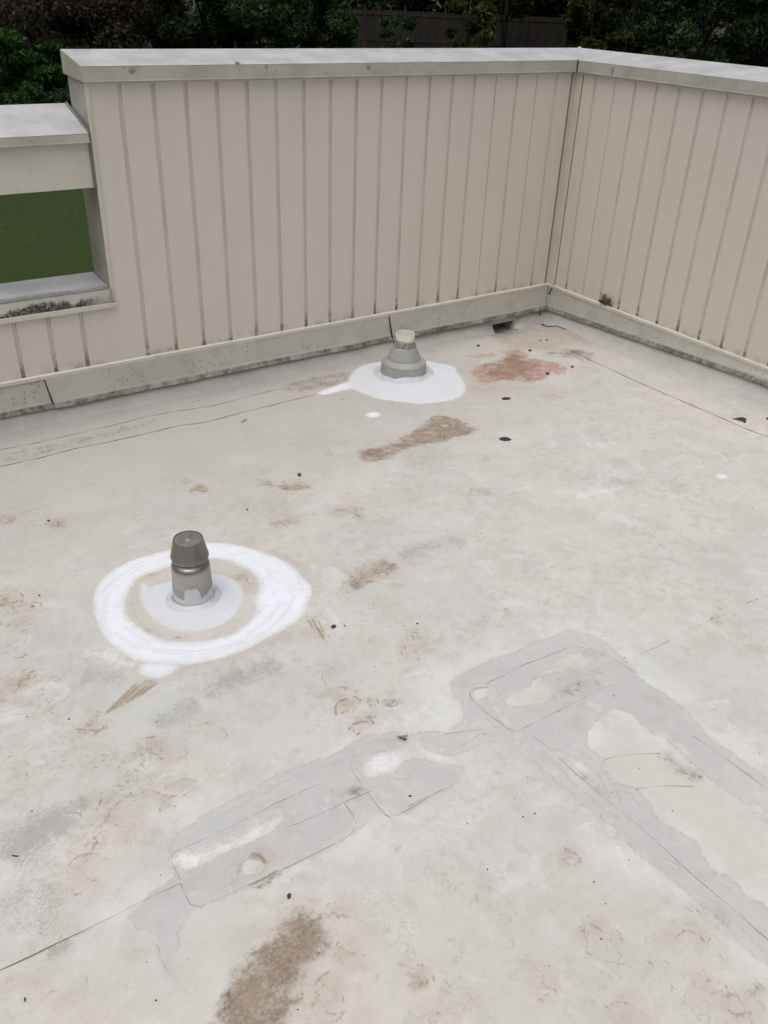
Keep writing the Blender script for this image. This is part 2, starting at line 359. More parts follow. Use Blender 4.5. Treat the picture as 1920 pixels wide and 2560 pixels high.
# ------------------------------------------------------------------ roof membrane: measured marks as distance fields on a fine grid
xs = np.concatenate([np.arange(-9, -5.0, .15), np.arange(-5.0, -4.5, .006), np.arange(-4.5, -1.6, .004), np.arange(-1.6, -.2, .0055), np.arange(-.2, -.0115, .004), [-.011, -.0095]])
ys = np.concatenate([np.arange(-9, -4.5, .15), np.arange(-4.5, -4.1, .006), np.arange(-4.1, -1.4, .004), np.arange(-1.4, -.2, .0055), np.arange(-.2, -.0115, .004), [-.011, -.0095]])
X, Y = np.meshgrid(xs, ys); NX, NY = len(xs), len(ys)
def vnoise(x, y, sc, seed=0, octv=4):
    r = np.zeros_like(x); a = 1.; tot = 0
    for o in range(octv):
        s_ = sc*2**o; gx = x*s_+37.7*seed+11*o; gy = y*s_+17.3*seed+5*o
        ix = np.floor(gx); iy = np.floor(gy); fx = gx-ix; fy = gy-iy; fx = fx*fx*(3-2*fx); fy = fy*fy*(3-2*fy)
        def h(i, j):
            t = np.sin(i*127.1+j*311.7+seed*74.7+o*13.1)*43758.5453; return t-np.floor(t)
        r += a*((h(ix, iy)*(1-fx)+h(ix+1, iy)*fx)*(1-fy)+(h(ix, iy+1)*(1-fx)+h(ix+1, iy+1)*fx)*fy); tot += a; a *= .5
    return r/tot
def sub(pts, pad):
    p = np.array(pts); i0, i1 = np.searchsorted(xs, [p[:, 0].min()-pad, p[:, 0].max()+pad]); j0, j1 = np.searchsorted(ys, [p[:, 1].min()-pad, p[:, 1].max()+pad])
    return slice(max(j0-1, 0), j1+1), slice(max(i0-1, 0), i1+1)
def segdist(x, y, pts, closed):
    d = np.full(x.shape, 9.); n = len(pts); tt = np.zeros(x.shape)
    for i in range(n if closed else n-1):
        ax, ay = pts[i]; bx, by = pts[(i+1) % n]; dx, dy = bx-ax, by-ay; L = dx*dx+dy*dy+1e-12
        t = np.clip(((x-ax)*dx+(y-ay)*dy)/L, 0, 1); q = np.hypot(x-ax-t*dx, y-ay-t*dy)
        tt = np.where(q < d, (i+t)/max(1, n-1), tt); d = np.minimum(d, q)
    return d, tt
def inside(x, y, pts):
    c = np.zeros(x.shape, bool); n = len(pts)
    for i in range(n):
        ax, ay = pts[i]; bx, by = pts[(i+1) % n]
        if ay == by: continue
        c ^= ((ay > y) != (by > y)) & (x < (bx-ax)*(y-ay)/(by-ay)+ax)
    return c
def smooth_poly(pts, it=2):
    for _ in range(it):
        q = []
        for i in range(len(pts)):
            a, b_ = pts[i], pts[(i+1) % len(pts)]
            q += [(a[0]*.75+b_[0]*.25, a[1]*.75+b_[1]*.25), (a[0]*.25+b_[0]*.75, a[1]*.25+b_[1]*.75)]
        pts = q
    return pts
def smooth_line(pts, it=2):
    for _ in range(it):
        q = [pts[0]]
        for i in range(len(pts)-1):
            a, b_ = pts[i], pts[i+1]
            q += [(a[0]*.75+b_[0]*.25, a[1]*.75+b_[1]*.25), (a[0]*.25+b_[0]*.75, a[1]*.25+b_[1]*.75)]
        pts = q+[pts[-1]]
    return pts
wx1 = .009*(vnoise(X, Y, 13, 5, 4)-.5)*2; wy1 = .009*(vnoise(X, Y, 13, 6, 4)-.5)*2
XW = X+wx1+.028*(vnoise(X, Y, 5, 8, 3)-.5); YW = Y+wy1+.028*(vnoise(X, Y, 5, 9, 3)-.5)
FLD = {}
def field(n, init=-.2):
    if n not in FLD: FLD[n] = np.full(X.shape, float(init))
    return FLD[n]
def sdf_add(n, pts, pad=.2, smooth=1, cut=False):
    A = field(n); pts = smooth_poly(pts, smooth) if smooth else pts; s_ = sub(pts, pad); x, y = (X[s_]+wx1[s_]*.5, Y[s_]+wy1[s_]*.5)
    d, _ = segdist(x, y, pts, True); d = np.where(inside(x, y, pts), d, -d); d = np.clip(d, -.2, .2)
    A[s_] = np.minimum(A[s_], -d) if cut else np.maximum(A[s_], d)
def soft_add(n, pts, st=1., edge=.05, smooth=1):
    """weight inside a polygon, fading over edge metres"""
    A = field(n, 0); pts = smooth_poly(pts, smooth); s_ = sub(pts, edge+.05); x, y = XW[s_], YW[s_]
    d, _ = segdist(x, y, pts, True); d = np.where(inside(x, y, pts), d, -d); wgt = np.clip(d/edge*.5+.5, 0, 1); wgt = wgt*wgt*(3-2*wgt)*st
    A[s_] = np.maximum(A[s_], wgt)
def line_add(n, pts, width, st=1., taper=True, smooth=2):
    A = field(n, 0); pts = smooth_line(pts, smooth); s_ = sub(pts, width*3+.02); x, y = X[s_]+wx1[s_]*.7, Y[s_]+wy1[s_]*.7
    d, t = segdist(x, y, pts, False); wgt = st*np.exp(-(d/width)**2)
    if taper: wgt *= np.clip(np.sin(np.pi*np.clip(t, .03, .97))*1.6, 0, 1)
    A[s_] = np.maximum(A[s_], wgt)
def bl(n, x, y):   # blob helper
    return fl(n, x, y)

# fresh white coating
RING_O = PL('c5', [(745, 300), (820, 280), (900, 268), (1000, 275), (1080, 293), (1180, 330), (1240, 358), (1290, 395), (1320, 430), (1352, 462), (1345, 510), (1325, 560), (1290, 605), (1240, 640), (1160, 680), (1060, 735), (960, 770), (870, 790), (780, 800), (680, 797), (600, 785), (530, 750), (470, 705), (440, 660), (410, 590), (402, 530), (410, 470), (440, 430), (480, 395), (540, 360), (600, 335), (680, 312)])
RING_H = PL('c5', [(740, 372), (690, 390), (640, 405), (600, 425), (570, 460), (545, 510), (540, 560), (560, 595), (600, 635), (650, 670), (720, 697), (800, 700), (900, 693), (980, 675), (1030, 650), (1080, 610), (1110, 560), (1098, 515), (1120, 480), (1115, 430), (1090, 400), (1040, 378), (1000, 355), (950, 345), (880, 345), (800, 350)])
DISK = PL('c5', [(640, 465), (690, 445), (740, 435), (850, 410), (920, 405), (980, 415), (1030, 440), (1055, 480), (1050, 540), (1020, 580), (980, 615), (900, 650), (800, 658), (740, 648), (690, 620), (650, 590), (620, 550), (598, 500), (605, 452), (625, 440)])
sdf_add('white', RING_O); sdf_add('white', RING_H, cut=True); sdf_add('white', DISK)
sdf_add('white', PL('c5', [(600, 780), (780, 795), (760, 825), (690, 858), (640, 850), (600, 838)]))
PVCB = PL('z3', [(0, 700), (60, 640), (150, 600), (340, 570), (600, 540), (860, 560), (980, 590), (1130, 610), (1200, 640), (1210, 700), (1280, 770), (1320, 850), (1310, 930), (1200, 1010), (1000, 1045), (800, 1065), (650, 1050), (480, 1030), (300, 1000), (150, 950), (50, 905), (0, 890), (-40, 870), (-40, 760)])
sdf_add('white', PVCB)
sdf_add('white', PL('c3', [(1540, 600), (1480, 618), (1420, 640), (1365, 660), (1385, 671), (1440, 662), (1500, 648), (1560, 640), (1600, 660), (1600, 600)]))
sdf_add('white', PL('c3', [(1575, 757), (1590, 746), (1612, 741), (1640, 745), (1646, 758), (1625, 768), (1595, 767)]), smooth=0)
sdf_add('white', PL('c4', [(1432, 1020), (1445, 1008), (1480, 1015), (1490, 1030), (1450, 1036)]), smooth=0)
# thinner, half white scumbles
for n, p, st, e in [
    ('c5', [(350, 740), (430, 725), (480, 720), (560, 775), (620, 800), (640, 850), (520, 820), (400, 775)], .9, .05),
    ('c7', [(748, 540), (750, 500), (800, 480), (870, 488), (900, 520), (860, 560), (800, 585), (765, 570)], 1.0, .02),
    ('c7', [(850, 490), (1000, 440), (1080, 370), (1180, 320), (1240, 330), (1250, 380), (1100, 450), (1000, 490), (910, 545), (860, 540)], .8, .05),
    ('c7', [(1565, 130), (1600, 90), (1659, 70), (1700, 90), (1700, 150), (1620, 180), (1575, 175)], .95, .02),
    ('c8', [(0, 70), (60, 60), (100, 90), (60, 140), (0, 170)], .85, .03),
    ('c8', [(125, 40), (150, 35), (190, 70), (240, 80), (280, 100), (240, 120), (170, 95)], .8, .015),
    ('c6', [(285, 880), (335, 980), (330, 1040), (200, 1090), (60, 1100), (-60, 1106), (0, 1030), (150, 950), (230, 900)], .62, .08),
    ('c6', [(880, 640), (960, 650), (1020, 720), (1100, 800), (1160, 860), (1130, 900), (1050, 820), (980, 730)], .55, .05),
    ('c6', [(860, 950), (930, 905), (968, 902), (945, 960), (935, 1010), (905, 985)], .6, .015),
    ('c8', [(330, 110), (450, 60), (600, 90), (700, 160), (860, 300), (900, 360), (700, 320), (500, 300), (350, 280), (240, 330), (200, 290), (310, 220)], .38, .12),
    ('c8', [(1020, 420), (1100, 500), (1240, 600), (1380, 740), (1300, 740), (1130, 600), (1040, 500)], .6, .06),
    ('c7', [(640, 420), (740, 380), (860, 310), (1000, 230), (1200, 150), (1330, 100), (1200, 120), (900, 240), (700, 350)], .5, .08),
    ('c7', [(250, 430), (360, 350), (480, 270), (420, 350), (300, 430), (100, 560), (0, 600), (0, 570), (120, 510)], .5, .05),
    ('c5', [(780, 1020), (900, 920), (1020, 860), (1200, 800), (1300, 780), (1200, 850), (1000, 960), (850, 1040)], .5, .08),
    ('c6', [(800, 50), (860, 30), (1000, 20), (1100, 10), (1040, 50), (920, 80), (840, 90)], .75, .04),
    ('c6', [(60, 340), (200, 280), (330, 260), (300, 300), (150, 340)], .45, .04),
    ('c5', [(420, 60), (600, 0), (800, -60), (760, 20), (560, 80)], .35, .15),
    ('c3', [(220, 980), (450, 900), (520, 960), (420, 1040), (280, 1060)], .35, .15),
    ('c8', [(1240, 20), (1290, 30), (1330, 80), (1310, 90), (1260, 50)], .7, .02),
    ('c8', [(1380, 80), (1440, 100), (1490, 150), (1440, 150), (1390, 110)], .4, .03),
    ('c6', [(1190, 310), (1240, 300), (1290, 340), (1250, 355)], .5, .04), ('c6', [(1440, 450), (1490, 420), (1480, 500), (1450, 510)], .35, .04),
    ('c7', [(1280, 590), (1420, 530), (1540, 470), (1659, 400), (1659, 560), (1500, 580), (1350, 600)], .35, .08),
    ('c4', [(880, 1000), (1080, 1010), (1060, 1060), (850, 1090), (820, 1060)], .6, .05),
    ('c3', [(850, 600), (900, 600), (910, 650), (860, 650)], .5, .05),
    ('c7', [(680, 600), (700, 590), (715, 640), (700, 655), (685, 640)], .7, .012), ('c7', [(1170, 655), (1200, 650), (1195, 665)], .8, .006)]:
    soft_add('pale', PL(n, p), st, e)
# lilac grey primer / damp patches
G = {'c6': [(800, 645), (860, 665), (930, 685), (975, 715), (1030, 770), (1080, 830), (1130, 880), (1200, 920), (1260, 965), (1320, 1020), (1400, 1106)]}
g1 = PL('c6', G['c6'])+PL('c8', [(1480, 60), (1560, 120), (1680, 205), (1900, 380), (1900, 560), (1680, 390), (1540, 270), (1440, 210), (1380, 160), (1290, 80), (1210, 0)])+PL('c6', [(1150, 1090), (1120, 1050), (1060, 1000), (990, 985), (945, 1000), (930, 1010), (915, 1040), (880, 1090)])+\
    PL('c8', [(870, 40), (950, 100), (945, 150), (985, 200), (1090, 230), (1150, 290), (1165, 340), (1230, 390), (1330, 450), (1370, 520), (1400, 570), (1490, 620), (1600, 700), (1680, 760), (1900, 950), (1900, 1200), (1680, 1015), (1560, 910), (1450, 800), (1340, 700), (1250, 620), (1150, 545), (1060, 480), (1020, 440), (1000, 390), (920, 350), (850, 290), (790, 230), (680, 140), (620, 90), (560, 50), (500, 20), (440, 20), (330, 80), (240, 75), (130, 35), (60, 10)])+\
    PL('c6', [(180, 1085), (260, 1090), (340, 1040), (350, 1000), (330, 970), (300, 930), (285, 880), (320, 850), (400, 810), (480, 770), (560, 745), (640, 710), (730, 680)])
sdf_add('grey', g1, smooth=0)
sdf_add('grey', PL('c6', [(520, 950), (560, 920), (640, 880), (680, 825), (760, 770), (850, 740), (870, 770), (895, 800), (840, 825), (780, 835), (700, 840), (680, 870), (720, 900), (740, 935), (680, 965), (600, 980), (540, 985), (515, 975)]), cut=True)
sdf_add('grey', PL('c8', [(690, 50), (760, 60), (850, 110), (940, 180), (972, 240), (960, 280), (1020, 350), (1010, 365), (930, 300), (880, 250), (780, 165), (705, 80)]), cut=True)
sdf_add('grey', PL('c8', [(1140, 505), (1220, 535), (1300, 590), (1240, 565), (1160, 525)]), cut=True)
sdf_add('grey', PL('c6', [(375, 930), (385, 912), (445, 900), (450, 930), (420, 950), (400, 955)]), cut=True)
sdf_add('grey', PL('c6', [(460, 985), (500, 975), (540, 1020), (580, 1060), (560, 1085), (510, 1050)]), cut=True)
sdf_add('grey', PL('c8', [(-200, 210), (-150, 130), (-60, 190), (0, 170), (50, 150), (90, 110), (130, 95), (240, 120), (330, 130), (350, 160), (310, 210), (240, 240), (150, 300), (60, 345), (0, 340), (-60, 300), (-110, 330), (-160, 290)]))
g3 = PL('c8', [(130, 35), (60, -20), (-60, 0), (-130, 25), (-180, 60)])+PL('c7', [(1450, 80), (1350, 110), (1280, 140), (1200, 170), (1130, 215), (1040, 260), (960, 300), (870, 345), (810, 400), (760, 430), (738, 470), (740, 540), (765, 600), (720, 640), (650, 680), (600, 740), (550, 790), (600, 830), (660, 850), (690, 900), (700, 960), (738, 1040), (735, 980), (760, 930), (772, 860), (790, 800), (830, 760), (860, 740), (1000, 690), (1100, 640), (1240, 570), (1370, 500), (1450, 470), (1520, 420), (1560, 400), (1640, 320), (1560, 240), (1540, 150), (1590, 80), (1659, 60)])
sdf_add('grey', g3, smooth=0)
sdf_add('grey', PL('c7', [(850, 520), (1000, 455), (1090, 400), (1180, 350), (1230, 345), (1210, 395), (1100, 450), (990, 500), (900, 550), (800, 590), (770, 560), (760, 500), (810, 480)]), cut=True)
sdf_add('grey', PL('c7', [(1040, 560), (1060, 530), (1120, 540), (1160, 560), (1120, 600), (1060, 610)]), cut=True)
# dry cream areas
for n, p, st, e in [('c6', [(520, 950), (640, 880), (680, 825), (760, 770), (850, 740), (895, 800), (780, 835), (700, 850), (740, 935), (600, 980)], 1, .03),
    ('c8', [(870, 20), (1200, 10), (1400, 180), (1659, 400), (1659, 720), (1480, 600), (1330, 430), (1160, 300), (960, 140)], .75, .06),
    ('c8', [(0, 640), (500, 700), (900, 760), (1300, 900), (1700, 1100), (1700, 1400), (0, 1400)], .55, .35), ('c7', [(0, 1040), (600, 900), (1100, 800), (1700, 700), (1700, 1400), (0, 1400)], .55, .35),
    ('c7', [(250, 560), (420, 400), (600, 360), (560, 480), (330, 560)], .5, .08),
    ('c6', [(0, 520), (150, 560), (150, 800), (60, 900), (-100, 850), (-100, 560)], .35, .2), ('c5', [(0, 0), (600, 0), (500, 200), (300, 450), (0, 500)], .3, .3),
    ('c5', [(600, 425), (740, 372), (880, 345), (1000, 355), (1110, 430), (1110, 560), (980, 675), (800, 700), (600, 635), (540, 540)], .7, .03)]:
    soft_add('cream', PL(n, p), st, e)
# dirt stains
for n, p, st, e in [('c7', [(1290, 760), (1340, 780), (1400, 830), (1410, 870), (1380, 920), (1360, 980), (1330, 1030), (1290, 1080), (1290, 1130), (1250, 1200), (1200, 1290), (1100, 1420), (900, 1420), (940, 1290), (970, 1200), (1010, 1130), (1040, 1060), (1080, 990), (1130, 940), (1170, 880), (1210, 820), (1250, 770)], 1.15, .045),
    ('c4', [(-110, 940), (-100, 900), (0, 890), (90, 850), (180, 790), (220, 770), (290, 765), (350, 790), (412, 825), (350, 840), (250, 870), (130, 885), (60, 915), (0, 950), (-80, 960)], .85, .035),
    ('D', [(735, 1265), (790, 1215), (850, 1203), (862, 1228), (800, 1250), (745, 1282)], .7, .05),
    ('z4', [(150, 1080), (220, 1010), (350, 960), (420, 920), (560, 960), (720, 1000), (700, 1080), (620, 1140), (480, 1160), (300, 1140)], 1.05, .12),
    ('z4', [(740, 880), (900, 870), (1040, 840), (1200, 840), (1270, 870), (1300, 930), (1260, 960), (1100, 940), (900, 910)], .6, .05),
    ('z4', [(760, 590), (850, 600), (1020, 620), (1150, 680), (1300, 790), (1180, 730), (1000, 640), (800, 615)], .45, .02),
    ('z4', [(260, 740), (600, 790), (900, 800), (850, 860), (500, 840), (280, 810)], .3, .08),
    ('c3', [(1210, 640), (1290, 600), (1400, 580), (1520, 565), (1500, 610), (1380, 645), (1250, 655)], .42, .03),
    ('c3', [(0, 915), (200, 880), (500, 805), (720, 760), (700, 790), (400, 880), (150, 945), (0, 975)], .26, .05),
    ('c8', [(1200, 60), (1250, 90), (1330, 130), (1378, 190), (1300, 190), (1230, 140), (1200, 100)], .62, .04),
    ('c8', [(1545, 1070), (1620, 1060), (1650, 1090), (1610, 1140), (1570, 1120)], .5, .06),
    ('c7', [(1480, 250), (1530, 235), (1560, 260), (1520, 272), (1480, 268)], .8, .03),
    ('c7', [(1080, 510), (1120, 505), (1160, 545), (1150, 560), (1110, 530)], .55, .01),
    ('c5', [(1450, 960), (1500, 948), (1530, 975), (1500, 1000), (1460, 1010)], .42, .03), ('c5', [(1500, 1060), (1590, 1040), (1560, 1060), (1510, 1085)], .5, .02),
    ('c5', [(210, 180), (250, 155), (300, 170), (290, 200), (240, 215)], .4, .04), ('c5', [(-20, 150), (40, 160), (68, 175), (30, 190), (-20, 195)], .45, .03),
    ('c5', [(1190, 30), (1250, 20), (1300, 10), (1330, 30), (1270, 45), (1210, 40)], .55, .03), ('c5', [(840, 30), (900, 20), (915, 45), (870, 60)], .45, .02),
    ('c5', [(460, 1000), (560, 900), (620, 850), (690, 868), (640, 910), (560, 960)], .3, .01),
    ('c5', [(350, 1070), (390, 1060), (430, 1070), (400, 1085)], .6, .02), ('c8', [(110, 1045), (150, 1020), (190, 1040), (150, 1075), (120, 1070)], .45, .04),
    ('c5', [(0, 500), (120, 490), (160, 550), (100, 620), (0, 560)], .22, .08), ('c5', [(20, 860), (130, 840), (100, 900), (40, 920)], .35, .05),
    ('c5', [(1380, 790), (1460, 800), (1450, 850), (1400, 850)], .22, .05), ('c5', [(1000, 375), (1110, 400), (1110, 450), (1060, 470), (1010, 430)], .3, .03),
    ('c5', [(1560, 370), (1659, 340), (1659, 420), (1560, 430)], .5, .05), ('c5', [(545, 530), (600, 500), (600, 600), (700, 670), (860, 690), (700, 698), (600, 640)], .42, .02),
    ('c7', [(470, 330), (560, 260), (640, 230), (620, 300), (520, 380)], .22, .06), ('c7', [(300, 560), (340, 520), (420, 500), (400, 540)], .3, .03),
    ('c7', [(50, 1040), (200, 1010), (150, 1080), (60, 1100)], .25, .05), ('c6', [(690, 870), (830, 820), (980, 810), (990, 860), (830, 950), (740, 920)], .22, .04),
    ('c7', [(1100, 640), (1210, 580), (1215, 600), (1130, 650)], .6, .015), ('c4', [(1440, 710), (1500, 760), (1600, 770), (1640, 790), (1580, 800), (1480, 770)], .25, .05),
    ('c4', [(1100, 940), (1400, 915), (1659, 905), (1659, 935), (1400, 945), (1200, 960)], .13, .06), ('c4', [(0, 490), (300, 470), (360, 560), (360, 620), (480, 670), (300, 660)], .15, .06)]:
    soft_add('brown', PL(n, p), st, e)
for n, p, st, e in [('z4', [(-20, 1030), (190, 1000), (350, 930), (360, 870), (470, 845), (560, 870), (620, 900), (600, 940), (740, 960), (850, 980), (950, 1000), (1030, 1040), (1040, 1090), (950, 1140), (860, 1110), (760, 1180), (640, 1200), (560, 1200), (400, 1180), (300, 1200), (200, 1235), (100, 1225), (60, 1160), (0, 1110)], .95, .03),
    ('z4', [(-100, 900), (100, 895), (265, 885), (275, 915), (100, 945), (-40, 940)], .5, .02), ('c8', [(745, 75), (850, 150), (930, 220), (965, 265), (900, 230), (820, 165)], .4, .03),
    ('c4', [(170, 485), (220, 470), (230, 490), (190, 500)], .35, .02), ('z4', [(1100, 940), (1280, 960), (1380, 1000), (1200, 980)], .35, .02)]:
    soft_add('red', PL(n, p), st, e)
for n, p, wd, st in [('c5', [(660, 1070), (760, 1010), (880, 970)], .045, .75), ('c5', [(880, 960), (960, 890), (1080, 830), (1260, 780)], .035, .55), ('c5', [(330, 860), (420, 845), (560, 850)], .04, .5),
    ('c7', [(-10, 540), (60, 480), (190, 400), (300, 320)], .06, .8), ('c7', [(130, 880), (170, 780), (190, 700), (230, 620)], .07, .6), ('c7', [(200, 950), (250, 930), (310, 890)], .018, .9),
    ('D', [(860, 1205), (920, 1185), (1000, 1163)], .05, .62), ('c6', [(840, 20), (950, 10), (1080, 0)], .05, .45), ('c7', [(600, 0), (650, 60), (700, 90)], .03, .5),
    ('c7', [(240, 340), (330, 300), (380, 290)], .03, .6), ('c8', [(1390, 760), (1430, 790), (1460, 830)], .03, .35), ('c6', [(1600, 700), (1659, 760)], .05, .25),
    ('c4', [(460, 410), (520, 405), (560, 395)], .03, .5), ('z4', [(800, 430), (900, 480), (1000, 520)], .03, .45), ('c5', [(260, 760), (380, 770), (460, 745)], .03, .3), ('c7', [(500, 640), (515, 720)], .02, .35)]:
    line_add('dark', PL(n, p), wd*1.35, st)
